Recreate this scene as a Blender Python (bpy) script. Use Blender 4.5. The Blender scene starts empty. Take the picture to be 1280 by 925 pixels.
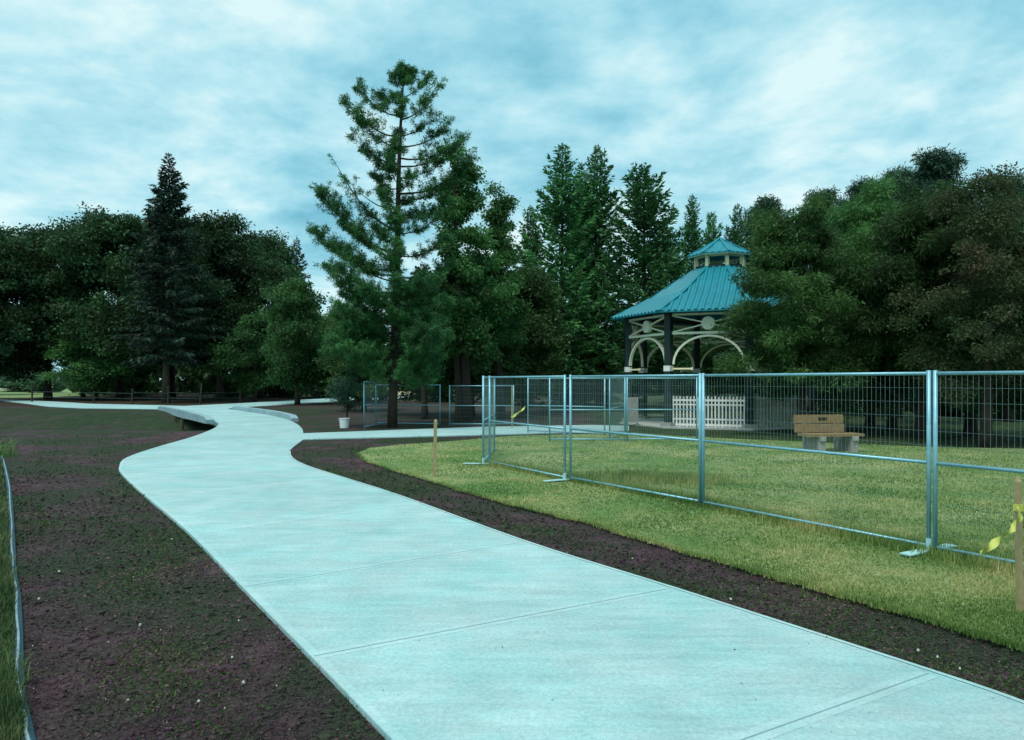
import bpy, math, random
import numpy as np
from mathutils import Vector, Matrix
from mathutils.geometry import tessellate_polygon

S = bpy.context.scene
COL = S.collection
R = math.radians
F, CAM, HY, CX = 920.0, 1.72, 476.0, 640.0        # focal length and horizon in photo pixels, eye height in metres

def at(x, y, D):
    return Vector(((x - CX) / F * D, D, CAM + (HY - y) / F * D))
def gd(x, y, z=0.0):
    D = (CAM - z) * F / (y - HY)
    return Vector(((x - CX) / F * D, D, z))
def gx(x, D, z=0.0):
    return Vector(((x - CX) / F * D, D, z))

# ------------------------------------------------------------------ materials
def new_mat(name):
    m = bpy.data.materials.new(name); m.use_nodes = True
    n = m.node_tree; b = n.nodes['Principled BSDF']
    return m, n, b
def N(nt, kind, **kw):
    n = nt.nodes.new(kind)
    for k, v in kw.items(): setattr(n, k, v)
    return n
def ramp(nt, fac, stops):
    r = N(nt, 'ShaderNodeValToRGB'); e = r.color_ramp.elements
    while len(e) < len(stops): e.new(0.5)
    for i, (p, c) in enumerate(stops):
        e[i].position = p; e[i].color = (*c, 1)
    nt.links.new(fac, r.inputs[0]); return r.outputs[0]
def noise(nt, vec, scale, detail=4, rough=0.55, dist=0.0):
    n = N(nt, 'ShaderNodeTexNoise'); n.inputs['Scale'].default_value = scale
    n.inputs['Detail'].default_value = detail; n.inputs['Roughness'].default_value = rough
    n.inputs['Distortion'].default_value = dist
    if vec is not None: nt.links.new(vec, n.inputs['Vector'])
    return n.outputs['Fac']
def mixc(nt, fac, a, b, mode='MIX'):
    m = N(nt, 'ShaderNodeMix', data_type='RGBA', blend_type=mode)
    for sock, v in ((m.inputs[0], fac), (m.inputs[6], a), (m.inputs[7], b)):
        if hasattr(v, 'links'): nt.links.new(v, sock)
        else: sock.default_value = v if not isinstance(v, tuple) or len(v) == 4 else (*v, 1)
    return m.outputs[2]
def bump(nt, b, h, strength, dist=0.02):
    n = N(nt, 'ShaderNodeBump'); n.inputs['Strength'].default_value = strength
    n.inputs['Distance'].default_value = dist
    nt.links.new(h, n.inputs['Height']); nt.links.new(n.outputs[0], b.inputs['Normal'])
def pos(nt):
    return N(nt, 'ShaderNodeNewGeometry').outputs['Position']
def objco(nt):
    return N(nt, 'ShaderNodeTexCoord').outputs['Object']

def plain(name, c1, c2, scale=6.0, rough=0.6, metal=0.0, bmp=0.0):
    m, nt, b = new_mat(name)
    v = objco(nt)
    f = noise(nt, v, scale, 5, 0.6)
    nt.links.new(ramp(nt, f, [(0.32, c1), (0.68, c2)]), b.inputs['Base Color'])
    b.inputs['Roughness'].default_value = rough; b.inputs['Metallic'].default_value = metal
    if bmp: bump(nt, b, noise(nt, v, scale * 6, 3), bmp, 0.01)
    return m

def leaf_mat(name, cols, trans=0.35, rough=0.55, spread=0.5, bigs=0.55):
    """foliage: each leaf its own tint, light passing through"""
    m, nt, b = new_mat(name)
    g = N(nt, 'ShaderNodeNewGeometry'); rnd = g.outputs['Random Per Island']
    oi = N(nt, 'ShaderNodeObjectInfo')
    big = noise(nt, g.outputs['Position'], bigs, 4, 0.6)
    a = N(nt, 'ShaderNodeMath', operation='MULTIPLY_ADD'); nt.links.new(rnd, a.inputs[0]); a.inputs[1].default_value = spread
    s = N(nt, 'ShaderNodeMath', operation='MULTIPLY_ADD'); nt.links.new(big, s.inputs[0]); s.inputs[1].default_value = 2.0; s.inputs[2].default_value = -0.75
    nt.links.new(s.outputs[0], a.inputs[2])
    n = len(cols)
    c = ramp(nt, a.outputs[0], [(0.12 + 0.8 * i / (n - 1), cols[i]) for i in range(n)])
    hsv = N(nt, 'ShaderNodeHueSaturation'); nt.links.new(c, hsv.inputs['Color'])
    mp = N(nt, 'ShaderNodeMapRange'); nt.links.new(oi.outputs['Random'], mp.inputs[0]); mp.inputs[3].default_value = 0.75; mp.inputs[4].default_value = 1.3
    nt.links.new(mp.outputs[0], hsv.inputs['Value'])
    out = nt.nodes['Material Output']
    nt.links.new(hsv.outputs[0], b.inputs['Base Color']); b.inputs['Roughness'].default_value = rough
    b.inputs['Specular IOR Level'].default_value = 0.25
    t = N(nt, 'ShaderNodeBsdfTranslucent'); nt.links.new(hsv.outputs[0], t.inputs[0])
    mx = N(nt, 'ShaderNodeMixShader'); mx.inputs[0].default_value = trans
    nt.links.new(b.outputs[0], mx.inputs[1]); nt.links.new(t.outputs[0], mx.inputs[2])
    nt.links.new(mx.outputs[0], out.inputs[0])
    return m

M = {}
M['galv'] = plain('galvanised steel', (0.17, 0.40, 0.50), (0.27, 0.52, 0.60), 9, 0.42, 0.35)
M['wire'] = plain('galvanised wire', (0.16, 0.27, 0.27), (0.24, 0.35, 0.34), 9, 0.45, 0.4)
M['foot'] = plain('steel foot plate', (0.34, 0.60, 0.60), (0.46, 0.70, 0.70), 5, 0.5, 0.1)
M['wood'] = plain('weathered bench wood', (0.19, 0.125, 0.055), (0.29, 0.195, 0.09), 14, 0.7, 0, 0.3)
M['stake'] = plain('raw pine stake', (0.30, 0.23, 0.11), (0.42, 0.33, 0.17), 12, 0.75)
M['tape'] = plain('yellow flagging tape', (0.46, 0.48, 0.07), (0.62, 0.62, 0.16), 14, 0.5)
M['concrete_leg'] = plain('cast concrete', (0.26, 0.26, 0.24), (0.38, 0.37, 0.34), 7, 0.9, 0, 0.3)
M['white_slab'] = plain('pale concrete floor', (0.42, 0.43, 0.40), (0.52, 0.52, 0.49), 3, 0.9, 0, 0.3)  # floor colour kept pale to bounce light up into the bays
M['bolt'] = plain('dark bronze plaque', (0.03, 0.025, 0.02), (0.05, 0.04, 0.03), 20, 0.4, 0.5)
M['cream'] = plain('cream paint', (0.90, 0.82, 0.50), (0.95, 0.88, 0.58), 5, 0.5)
M['shaded_cream'] = plain('shade-toned cream paint', (0.76, 0.78, 0.60), (0.84, 0.86, 0.68), 5, 0.5)  # greyer cream for outer bay faces, shade put into the colour
M['white'] = plain('white paint', (0.72, 0.74, 0.70), (0.82, 0.83, 0.79), 6, 0.5)
M['faded'] = plain('weathered pale green paint', (0.30, 0.37, 0.30), (0.40, 0.47, 0.39), 6, 0.7)
M['darkgreen'] = plain('dark green paint', (0.004, 0.018, 0.018), (0.008, 0.028, 0.027), 6, 0.5)
M['roof'] = plain('teal roofing sheet', (0.001, 0.165, 0.215), (0.002, 0.22, 0.275), 2.5, 0.5)
M['soffit'] = plain('dark timber soffit', (0.03, 0.022, 0.018), (0.05, 0.036, 0.028), 8, 0.8)
M['bucket'] = plain('white plastic', (0.70, 0.74, 0.74), (0.80, 0.83, 0.83), 6, 0.4)
M['bark'] = plain('bark', (0.022, 0.019, 0.014), (0.050, 0.036, 0.024), 7, 0.95, 0, 0.8)
M['barkpale'] = plain('pale bark', (0.050, 0.042, 0.026), (0.095, 0.078, 0.05), 7, 0.95, 0, 0.8)
M['edging'] = plain('dark blue plastic edging', (0.012, 0.045, 0.065), (0.02, 0.07, 0.095), 10, 0.5)
M['cord'] = plain('pale cord', (0.16, 0.26, 0.30), (0.30, 0.38, 0.41), 18, 0.7)
M['stone'] = plain('pale pebble', (0.45, 0.47, 0.45), (0.65, 0.66, 0.62), 30, 0.7)
M['render_white'] = plain('white render', (0.66, 0.64, 0.58), (0.76, 0.73, 0.66), 3, 0.85)
M['render_cream'] = plain('cream render', (0.62, 0.54, 0.36), (0.72, 0.63, 0.44), 3, 0.85)
M['rooftile'] = plain('brown roof tiles', (0.10, 0.07, 0.05), (0.16, 0.11, 0.08), 4, 0.8)
M['glass'] = plain('window glass', (0.03, 0.05, 0.07), (0.05, 0.08, 0.10), 1, 0.08)

M['leaf'] = leaf_mat('broad leaves', [(0.0255, 0.0772, 0.0207), (0.0467, 0.1330, 0.0351), (0.0722, 0.1930, 0.0542), (0.1169, 0.2574, 0.0797)])
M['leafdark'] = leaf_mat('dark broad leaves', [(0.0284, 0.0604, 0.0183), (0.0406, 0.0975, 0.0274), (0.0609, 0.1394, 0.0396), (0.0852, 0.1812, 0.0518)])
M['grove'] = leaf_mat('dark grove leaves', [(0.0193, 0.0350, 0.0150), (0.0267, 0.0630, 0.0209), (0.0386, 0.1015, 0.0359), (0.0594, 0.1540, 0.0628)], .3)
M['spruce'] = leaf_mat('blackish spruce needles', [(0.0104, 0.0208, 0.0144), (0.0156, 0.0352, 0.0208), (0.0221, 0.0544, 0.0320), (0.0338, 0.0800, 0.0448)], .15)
M['leafpale'] = leaf_mat('pale grey green leaves', [(0.0350, 0.0900, 0.0450), (0.0562, 0.1313, 0.0688), (0.0813, 0.1750, 0.0938), (0.1063, 0.2125, 0.1125)])
M['leafrust'] = leaf_mat('rusty leaves', [(0.030, 0.058, 0.022), (0.042, 0.074, 0.028), (0.062, 0.086, 0.036), (0.125, 0.098, 0.058)], 0.4)
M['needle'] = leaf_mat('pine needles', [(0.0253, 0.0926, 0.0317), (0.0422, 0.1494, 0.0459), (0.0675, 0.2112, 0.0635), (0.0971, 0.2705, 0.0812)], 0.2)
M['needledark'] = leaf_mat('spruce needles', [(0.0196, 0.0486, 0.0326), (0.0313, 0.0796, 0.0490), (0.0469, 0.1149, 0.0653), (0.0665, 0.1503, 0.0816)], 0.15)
M['needlebrown'] = leaf_mat('olive spruce needles', [(0.0300, 0.0390, 0.0195), (0.0420, 0.0600, 0.0270), (0.0600, 0.0870, 0.0390), (0.0825, 0.1080, 0.0480)], 0.2)
M['grass'] = leaf_mat('grass blades', [(0.0838, 0.1581, 0.0358), (0.1601, 0.2476, 0.0633), (0.3200, 0.3370, 0.1171), (0.5485, 0.4538, 0.2203)], 0.35, 0.6, 0.42, 0.75)
M['verge'] = leaf_mat('weedy verge grass', [(0.030, 0.060, 0.020), (0.050, 0.095, 0.030), (0.085, 0.125, 0.045), (0.16, 0.16, 0.075)], .3, .6, .5, 1.5)
M['weed'] = leaf_mat('weeds', [(0.0231, 0.0562, 0.0165), (0.0363, 0.0844, 0.0240), (0.0578, 0.1125, 0.0300), (0.0990, 0.1594, 0.0375)], 0.3)
M['blade'] = leaf_mat('broad green blades', [(0.05, 0.14, 0.03), (0.09, 0.21, 0.05), (0.14, 0.28, 0.07), (0.22, 0.34, 0.12)], 0.4)
M['chip'] = leaf_mat('mulch chips', [(0.0270, 0.0169, 0.0204), (0.0459, 0.0270, 0.0348), (0.0702, 0.0416, 0.0480), (0.1148, 0.0698, 0.0660)], 0.0, 0.9)

def ground_mat():
    m, nt, b = new_mat('mulch and soil')
    p = pos(nt)
    big = noise(nt, p, 0.45, 5, 0.62, 0.6)
    mid = noise(nt, p, 2.6, 5, 0.65)
    fine = noise(nt, p, 22, 6, 0.75)
    soil = ramp(nt, mid, [(0.30, (0.036, 0.021, 0.027)), (0.50, (0.075, 0.043, 0.054)), (0.72, (0.125, 0.078, 0.092))])
    moss = ramp(nt, fine, [(0.35, (0.016, 0.030, 0.016)), (0.70, (0.045, 0.068, 0.030))])
    f = ramp(nt, big, [(0.40, (0, 0, 0)), (0.56, (0.9, 0.9, 0.9))])
    near = mixc(nt, f, soil, moss)
    # sown strip in the swale is greener, leaf litter under the trees is brown
    sep = N(nt, 'ShaderNodeSeparateXYZ'); nt.links.new(p, sep.inputs[0])
    def band(sock, a, c):
        q = N(nt, 'ShaderNodeMapRange', interpolation_type='SMOOTHSTEP'); nt.links.new(sock, q.inputs[0])
        q.inputs[1].default_value = a; q.inputs[2].default_value = c; return q.outputs[0]
    def mul(u, w):
        q = N(nt, 'ShaderNodeMath', operation='MULTIPLY'); nt.links.new(u, q.inputs[0]); nt.links.new(w, q.inputs[1]); return q.outputs[0]
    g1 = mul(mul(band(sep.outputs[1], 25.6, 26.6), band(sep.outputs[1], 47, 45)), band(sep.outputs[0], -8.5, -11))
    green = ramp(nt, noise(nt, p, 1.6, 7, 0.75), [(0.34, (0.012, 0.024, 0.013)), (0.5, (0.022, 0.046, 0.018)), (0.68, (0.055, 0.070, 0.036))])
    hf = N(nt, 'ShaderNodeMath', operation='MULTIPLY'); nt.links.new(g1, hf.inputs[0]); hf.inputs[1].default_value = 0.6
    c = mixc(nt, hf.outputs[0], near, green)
    shaded_litter = ramp(nt, noise(nt, p, 1.6, 6, 0.7), [(0.34, (0.030, 0.022, 0.013)), (0.46, (0.030, 0.052, 0.018)), (0.66, (0.060, 0.098, 0.034))])  # brown-green litter near the right-hand trees, with their shade painted in
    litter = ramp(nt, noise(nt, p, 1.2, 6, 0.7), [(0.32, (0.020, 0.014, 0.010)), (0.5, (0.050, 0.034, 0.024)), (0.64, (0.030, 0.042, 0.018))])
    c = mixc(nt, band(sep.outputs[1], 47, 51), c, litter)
    c = mixc(nt, mul(band(sep.outputs[0], 2.5, 5), band(sep.outputs[1], 15, 17)), c, shaded_litter)
    sp = N(nt, 'ShaderNodeMapRange'); nt.links.new(fine, sp.inputs[0]); sp.inputs[1].default_value = 0.3; sp.inputs[2].default_value = 0.75; sp.inputs[3].default_value = 0.35; sp.inputs[4].default_value = 1.6
    vm = N(nt, 'ShaderNodeVectorMath', operation='SCALE'); nt.links.new(c, vm.inputs[0]); nt.links.new(sp.outputs[0], vm.inputs['Scale'])
    nt.links.new(vm.outputs[0], b.inputs['Base Color'])
    b.inputs['Roughness'].default_value = 0.95; b.inputs['Specular IOR Level'].default_value = 0.15
    bump(nt, b, fine, 0.9, 0.03)
    return m
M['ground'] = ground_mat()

def lawn_mat():
    m, nt, b = new_mat('lawn turf')
    p = pos(nt)
    big = noise(nt, p, 0.5, 5, 0.65, 0.5); fine = noise(nt, p, 9, 6, 0.8)
    green = ramp(nt, fine, [(0.3, (0.07, 0.15, 0.045)), (0.7, (0.17, 0.28, 0.10))])
    dry = ramp(nt, fine, [(0.3, (0.22, 0.25, 0.11)), (0.7, (0.42, 0.43, 0.23))])
    f = ramp(nt, big, [(0.40, (0, 0, 0)), (0.66, (0.9, 0.9, 0.9))])
    nt.links.new(mixc(nt, f, green, dry), b.inputs['Base Color'])
    b.inputs['Roughness'].default_value = 0.95; b.inputs['Specular IOR Level'].default_value = 0.1
    bump(nt, b, fine, 0.8, 0.04)
    return m
M['lawn'] = lawn_mat()

def concrete_mat(name, base, amt=1.0):
    m, nt, b = new_mat(name)
    p = pos(nt)
    mp = N(nt, 'ShaderNodeMapping'); nt.links.new(p, mp.inputs[0]); mp.inputs['Rotation'].default_value = (0, 0, R(-32)); mp.inputs['Scale'].default_value = (0.7, 5, 1)
    def fac(vec, scale, lo, hi, detail=4, rough=.6, a=.32, c=.68):
        q = N(nt, 'ShaderNodeMapRange'); nt.links.new(noise(nt, vec, scale, detail, rough, .3), q.inputs[0])
        q.inputs[1].default_value = a; q.inputs[2].default_value = c
        q.inputs[3].default_value = 1 + (lo - 1) * amt; q.inputs[4].default_value = 1 + (hi - 1) * amt
        return q.outputs[0]
    v = None
    for f in (fac(p, .42, .86, 1.07, 4), fac(p, 2.1, .90, 1.06, 6, .7), fac(mp.outputs[0], 2.0, .90, 1.06, 4), fac(p, 34, .80, 1.14, 5, .8), fac(p, 150, .86, 1.12, 3, .8)):
        if v is None: v = f
        else:
            q = N(nt, 'ShaderNodeMath', operation='MULTIPLY'); nt.links.new(v, q.inputs[0]); nt.links.new(f, q.inputs[1]); v = q.outputs[0]
    tint = ramp(nt, noise(nt, p, 1.3, 5, .7), [(.36, tuple(x * y for x, y in zip(base, (.90, 1.0, 1.0)))), (.64, tuple(x * y for x, y in zip(base, (1.16, 1.02, 1.01))))])
    sc = N(nt, 'ShaderNodeVectorMath', operation='SCALE'); nt.links.new(tint, sc.inputs[0]); nt.links.new(v, sc.inputs['Scale'])
    nt.links.new(sc.outputs[0], b.inputs['Base Color'])
    b.inputs['Roughness'].default_value = 0.85; b.inputs['Specular IOR Level'].default_value = 0.25
    bump(nt, b, noise(nt, p, 60, 4, .7), 0.3, 0.004)
    return m
M['path'] = concrete_mat('brushed concrete', (0.355, 0.545, 0.55))
M['tooled'] = concrete_mat('smooth tooled concrete', (0.385, 0.57, 0.575), .8)
M['joint'] = plain('dark path joint', (0.17, 0.29, 0.30), (0.22, 0.35, 0.36), 10, 0.9)  # dark colour of the thin joint lines
M['kerb'] = concrete_mat('cast kerb concrete', (0.27, 0.41, 0.45))

# ------------------------------------------------------------------ mesh helpers
class MB:
    def __init__(s): s.v, s.f, s.mi = [], [], []
    def add(s, vs, fs, mi=0):
        o = len(s.v); s.v += [tuple(v) for v in vs]
        s.f += [tuple(i + o for i in f) for f in fs]; s.mi += [mi] * len(fs)
    def bar(s, a, b, w, h=None, up=(0, 0, 1), mi=0):
        a, b = Vector(a), Vector(b); h = w if h is None else h
        d = (b - a).normalized(); u = Vector(up)
        if abs(d.dot(u)) > 0.98: u = Vector((1, 0, 0))
        x = d.cross(u).normalized(); y = x.cross(d).normalized()
        x *= w / 2; y *= h / 2
        s.add([a - x - y, a + x - y, a + x + y, a - x + y, b - x - y, b + x - y, b + x + y, b - x + y],
              [(0, 3, 2, 1), (4, 5, 6, 7), (0, 1, 5, 4), (1, 2, 6, 5), (2, 3, 7, 6), (3, 0, 4, 7)], mi)
    def box(s, c, sx, sy, sz, rz=0.0, mi=0):
        c = Vector(c); m = Matrix.Rotation(rz, 3, 'Z'); vs = []
        for dz in (-1, 1):
            for dx, dy in ((-1, -1), (1, -1), (1, 1), (-1, 1)):
                vs.append(c + m @ Vector((dx * sx / 2, dy * sy / 2, dz * sz / 2)))
        s.add(vs, [(0, 3, 2, 1), (4, 5, 6, 7), (0, 1, 5, 4), (1, 2, 6, 5), (2, 3, 7, 6), (3, 0, 4, 7)], mi)
    def tube(s, pts, rad, n=8, cap=True, mi=0):
        pts = [Vector(p) for p in pts]
        rad = rad if isinstance(rad, (list, tuple)) else [rad] * len(pts)
        vs, fs = [], []
        ref = Vector((0.31, 0.95, 0.05)); 
        for i, p in enumerate(pts):
            d = (pts[min(i + 1, len(pts) - 1)] - pts[max(i - 1, 0)]).normalized()
            r0 = ref if abs(d.dot(ref)) < 0.9 else Vector((1, 0, 0))
            x = d.cross(r0).normalized(); y = d.cross(x)
            for k in range(n):
                a = 2 * math.pi * k / n
                vs.append(p + (x * math.cos(a) + y * math.sin(a)) * rad[i])
        for i in range(len(pts) - 1):
            for k in range(n):
                k2 = (k + 1) % n
                fs.append((i * n + k, i * n + k2, (i + 1) * n + k2, (i + 1) * n + k))
        if cap:
            fs.append(tuple(range(n))[::-1]); fs.append(tuple((len(pts) - 1) * n + k for k in range(n)))
        s.add(vs, fs, mi)
    def prism(s, poly, z0, z1, top=0, side=0, bottom=True):
        """flat outline (x, y) extruded; z0 may be a function of the point"""
        n = len(poly); tri = tessellate_polygon([[Vector((p[0], p[1], 0)) for p in poly]])
        lo = [(p[0], p[1], z0(p) if callable(z0) else z0) for p in poly]
        hi = [(p[0], p[1], z1(p) if callable(z1) else z1) for p in poly]
        area = sum(poly[i][0] * poly[(i + 1) % n][1] - poly[(i + 1) % n][0] * poly[i][1] for i in range(n))
        tt = []
        for t in tri:
            a, b, c = (poly[i] for i in t)
            cr = (b[0] - a[0]) * (c[1] - a[1]) - (b[1] - a[1]) * (c[0] - a[0])
            tt.append(tuple(t) if cr > 0 else tuple(t)[::-1])
        s.add(hi, tt, top)
        q = [(i, (i + 1) % n, n + (i + 1) % n, n + i) for i in range(n)]
        if area < 0: q = [f[::-1] for f in q]
        s.add(lo + hi, q, side)
    def build(s, name, mats, parent=None, smooth=False, loc=None, rz=None):
        me = bpy.data.meshes.new(name); me.from_pydata(s.v, [], s.f)
        mats = mats if isinstance(mats, (list, tuple)) else [mats]
        for m in mats: me.materials.append(m)
        me.polygons.foreach_set('material_index', s.mi)
        if smooth: me.polygons.foreach_set('use_smooth', [True] * len(s.f))
        me.update()
        return link(name, me, parent, loc, rz)

def link(name, me, parent=None, loc=None, rz=None):
    o = bpy.data.objects.new(name, me); COL.objects.link(o)
    if parent is not None: o.parent = parent
    if loc is not None: o.location = loc
    if rz is not None: o.rotation_euler[2] = rz
    return o
def tag(o, label=None, cat=None, group=None, kind=None):
    if label: o['label'] = label
    if cat: o['category'] = cat
    if group: o['group'] = group
    if kind: o['kind'] = kind
    return o
def thing(name, label, cat, loc=(0, 0, 0), rz=0.0, group=None):
    o = bpy.data.objects.new(name, None); COL.objects.link(o)
    o.empty_display_size = 0.2
    o.location = loc; o.rotation_euler[2] = rz
    return tag(o, label, cat, group)
def dup(src, label, loc, rz=0.0, scale=None, group=None):
    r = src.copy(); COL.objects.link(r); r.location = loc; r.rotation_euler[2] = rz
    if scale is not None: r.scale = scale
    r['label'] = label
    if group: r['group'] = group
    for ch in list(src.children):
        c = ch.copy(); COL.objects.link(c); c.parent = r
    return r

def quads_mesh(name, P, mat):
    """P: (n, 4, 3) array of loose quads"""
    n = len(P); me = bpy.data.meshes.new(name)
    me.vertices.add(n * 4); me.vertices.foreach_set('co', P.astype(np.float32).ravel())
    me.loops.add(n * 4); me.loops.foreach_set('vertex_index', np.arange(n * 4, dtype=np.int32))
    me.polygons.add(n); me.polygons.foreach_set('loop_start', np.arange(0, n * 4, 4, dtype=np.int32))
    me.materials.append(mat); me.update(calc_edges=True)
    return me
def tris_mesh(name, P, mat):
    n = len(P); me = bpy.data.meshes.new(name)
    me.vertices.add(n * 3); me.vertices.foreach_set('co', P.astype(np.float32).ravel())
    me.loops.add(n * 3); me.loops.foreach_set('vertex_index', np.arange(n * 3, dtype=np.int32))
    me.polygons.add(n); me.polygons.foreach_set('loop_start', np.arange(0, n * 3, 3, dtype=np.int32))
    me.materials.append(mat); me.update(calc_edges=True)
    return me
def unit(a):
    return a / np.maximum(np.linalg.norm(a, axis=-1, keepdims=True), 1e-9)
def blades(base, direc, length, width, rng, sag=0.0):
    """rhombic leaves starting at base, running along direc, rolled at random"""
    n = len(base); d = unit(direc)
    r = unit(rng.normal(size=(n, 3))); side = unit(np.cross(d, r)); nor = np.cross(side, d)
    L = length[:, None]; W = width[:, None] * 0.5
    P = np.empty((n, 4, 3))
    P[:, 0] = base
    P[:, 1] = base + d * L * 0.45 + side * W + nor * L * 0.06
    P[:, 2] = base + d * L; P[:, 2, 2] -= sag * length
    P[:, 3] = base + d * L * 0.45 - side * W + nor * L * 0.06
    return P
def catmull(pts, n=6):
    pts = [Vector(p) for p in pts]; out = []
    for i in range(len(pts) - 1):
        p0, p1, p2, p3 = pts[max(i - 1, 0)], pts[i], pts[i + 1], pts[min(i + 2, len(pts) - 1)]
        for k in range(n):
            t = k / n
            out.append(0.5 * (2 * p1 + (p2 - p0) * t + (2 * p0 - 5 * p1 + 4 * p2 - p3) * t * t + (3 * p1 - p0 - 3 * p2 + p3) * t ** 3))
    return out + [pts[-1]]
def inside(poly, x, y):
    c = np.zeros(len(x), bool); n = len(poly)
    for i in range(n):
        x1, y1 = poly[i][0], poly[i][1]; x2, y2 = poly[i - 1][0], poly[i - 1][1]
        if y1 == y2: continue
        m = ((y1 > y) != (y2 > y)) & (x < (x2 - x1) * (y - y1) / (y2 - y1) + x1)
        c ^= m
    return c

# ------------------------------------------------------------------ ground, path, lawn
def swale(x, y):
    fx = np.clip((-x - 8.0) / 4.0, 0, 1) * np.clip((x + 60) / 10.0, 0, 1)
    return -1.2 * np.exp(-((y - 32.6 + 0.12 * (x + 12)) / 3.7) ** 2) * fx

xs = np.concatenate([[-1500, -700, -320, -170, -110], np.arange(-80, 62, 1.0), [80, 120, 200, 400, 800, 1500]])
ys = np.concatenate([[-400, -120, -40, -15], np.arange(-6, 70, 1.0), [74, 80, 90, 105, 125, 160, 240, 420, 800, 1600]])
gx_, gy_ = np.meshgrid(xs, ys)
rng0 = np.random.default_rng(4)
gz_ = swale(gx_, gy_)
V = np.stack([gx_, gy_, gz_], -1).reshape(-1, 3)
nx, ny = len(xs), len(ys)
mb = MB(); mb.v = [tuple(v) for v in V]
mb.f = [(j * nx + i, j * nx + i + 1, (j + 1) * nx + i + 1, (j + 1) * nx + i) for j in range(ny - 1) for i in range(nx - 1)]
mb.mi = [0] * len(mb.f)
tag(mb.build('ground', M['ground'], smooth=True), kind='structure')

PZ = 0.03
def pp(l): return [gd(x, y, PZ).to_2d() for x, y in l]
left_edge = [Vector((3.9, -3.5))] + catmull(pp([(490, 925), (390, 822), (300, 731), (232, 662), (176, 615), (152, 592), (149, 583), (158, 572), (195, 559), (240, 546), (266, 536), (274, 530)]), 5)
bridge_left = catmull(pp([(270, 527), (246, 520.5), (222, 515), (203, 511.3)]), 3)
branch_left = pp([(150, 510.6), (100, 510), (60, 508), (30, 504), (0, 500.5), (-60, 499)]) + pp([(-60, 497), (0, 499), (30, 500), (80, 502.5), (110, 504.5), (200, 506.5), (230, 507.3)])
branch_right = pp([(300, 504), (405, 498), (520, 493)]) + pp([(520, 497), (405, 503), (300, 509), (284, 511)])
bridge_right = catmull(pp([(284, 511), (312, 515), (343, 520), (366, 527), (377, 535), (379, 541.5)]), 3)
side_path = pp([(600, 533.5), (740, 531), (786, 532)]) + pp([(786, 538), (740, 539.5), (600, 543.5), (400, 548.3), (381, 549)])
right_edge = catmull(pp([(378, 550), (365, 560), (361, 566), (366, 574), (385, 583), (430, 597.5), (500, 620), (650, 675), (840, 735), (1165, 840), (1280, 880)]), 5) + [Vector((6.9, -3.5))]
path_poly = left_edge + bridge_left + branch_left + branch_right + bridge_right[1:] + side_path + right_edge
mb = MB(); mb.prism(path_poly, -0.16, PZ)
path = tag(mb.build('path', M['path']), kind='structure')
# trowelled margins and tooled joints, each a sheet just above the slab
def strip(mb, a, b, off0, off1, z, n=14):
    a, b = Vector(a), Vector(b); d = (b - a).normalized(); s = Vector((-d.y, d.x))
    vs = []
    for i in range(n + 1):
        p = a.lerp(b, i / n)
        vs += [(*(p + s * off0), z), (*(p + s * off1), z)]
    mb.add(vs, [(2 * i, 2 * i + 2, 2 * i + 3, 2 * i + 1) if off1 > off0 else (2 * i, 2 * i + 1, 2 * i + 3, 2 * i + 2) for i in range(n)])
joints = [((388.5, 821), (838, 735.5)), ((303, 734), (655, 677.5)), ((238, 668), (520, 628)), ((185, 622), (425, 596)), ((900, 935), (1163, 841)), ((155, 590), (372, 577)), ((160, 571), (362, 563))]
tl, jt = MB(), MB()
for (a, b) in joints:
    a, b = gd(*a, PZ).to_2d(), gd(*b, PZ).to_2d(); d = (b - a).normalized(); a = a + d * 0.02; b = b - d * 0.02
    strip(tl, a, b, -0.06, 0.06, PZ + 0.0012); (strip(jt, a, b, -0.004, 0.004, PZ + 0.003) if a.y < 7 else None)
def margin(mb, pts, side, w, z):
    vs = []
    for i, p in enumerate(pts):
        d = (pts[min(i + 1, len(pts) - 1)] - pts[max(i - 1, 0)]).normalized(); s = Vector((-d.y, d.x)) * side
        vs += [(*(p + s * 0.004), z), (*(p + s * w), z)]
    fs = [(2 * i, 2 * i + 2, 2 * i + 3, 2 * i + 1) for i in range(len(pts) - 1)]
    mb.add(vs, fs if side > 0 else [f[::-1] for f in fs])
margin(tl, left_edge[:-4], -1, 0.06, PZ + 0.0020); 
tl2 = MB(); margin(tl2, right_edge[8:][::-1], -1, 0.04, PZ + 0.0020)
tl.v, tl.f, tl.mi = tl.v[:], tl.f[:], tl.mi[:]
tag(tl.build('trowelled_margin', M['tooled'], path), kind='structure')
tag(tl2.build('trowelled_margin', M['tooled'], path), kind='structure')
tag(jt.build('expansion_joint', M['joint'], path), kind='structure')

# lawn
lawn_front = catmull(pp([(447, 567), (468, 581), (543, 603), (620, 627), (730, 653), (815, 680), (940, 715), (1040, 742), (1140, 771), (1290, 814)]), 5)
rj = random.Random(3)
lawn_front = [p + Vector((rj.uniform(-.045, .045), rj.uniform(-.045, .045))) * min(1.0, p.y / 8) for p in lawn_front]
lawn_poly = lawn_front + [Vector((6.3, 3.2)), Vector((9, 1.5)), Vector((26, 6)), Vector((24, 16))] + \
    [gd(x, y, 0.03).to_2d() for x, y in ((1290, 561), (1170, 559), (1090, 556), (1000, 552), (900, 548), (830, 544), (790, 541), (740, 542.5), (640, 545), (560, 552), (500, 556), (462, 560))]
mb = MB(); mb.prism(lawn_poly, -0.05, 0.035, 0, 1)
lawn = tag(mb.build('lawn', [M['lawn'], M['ground']]), kind='structure')
back_lawn = [Vector(v) for v in ((-110, 76), (-48, 74), (-52, 100), (-60, 170), (-150, 170))]
mb = MB(); mb.prism(back_lawn, -0.05, 0.03)
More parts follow.
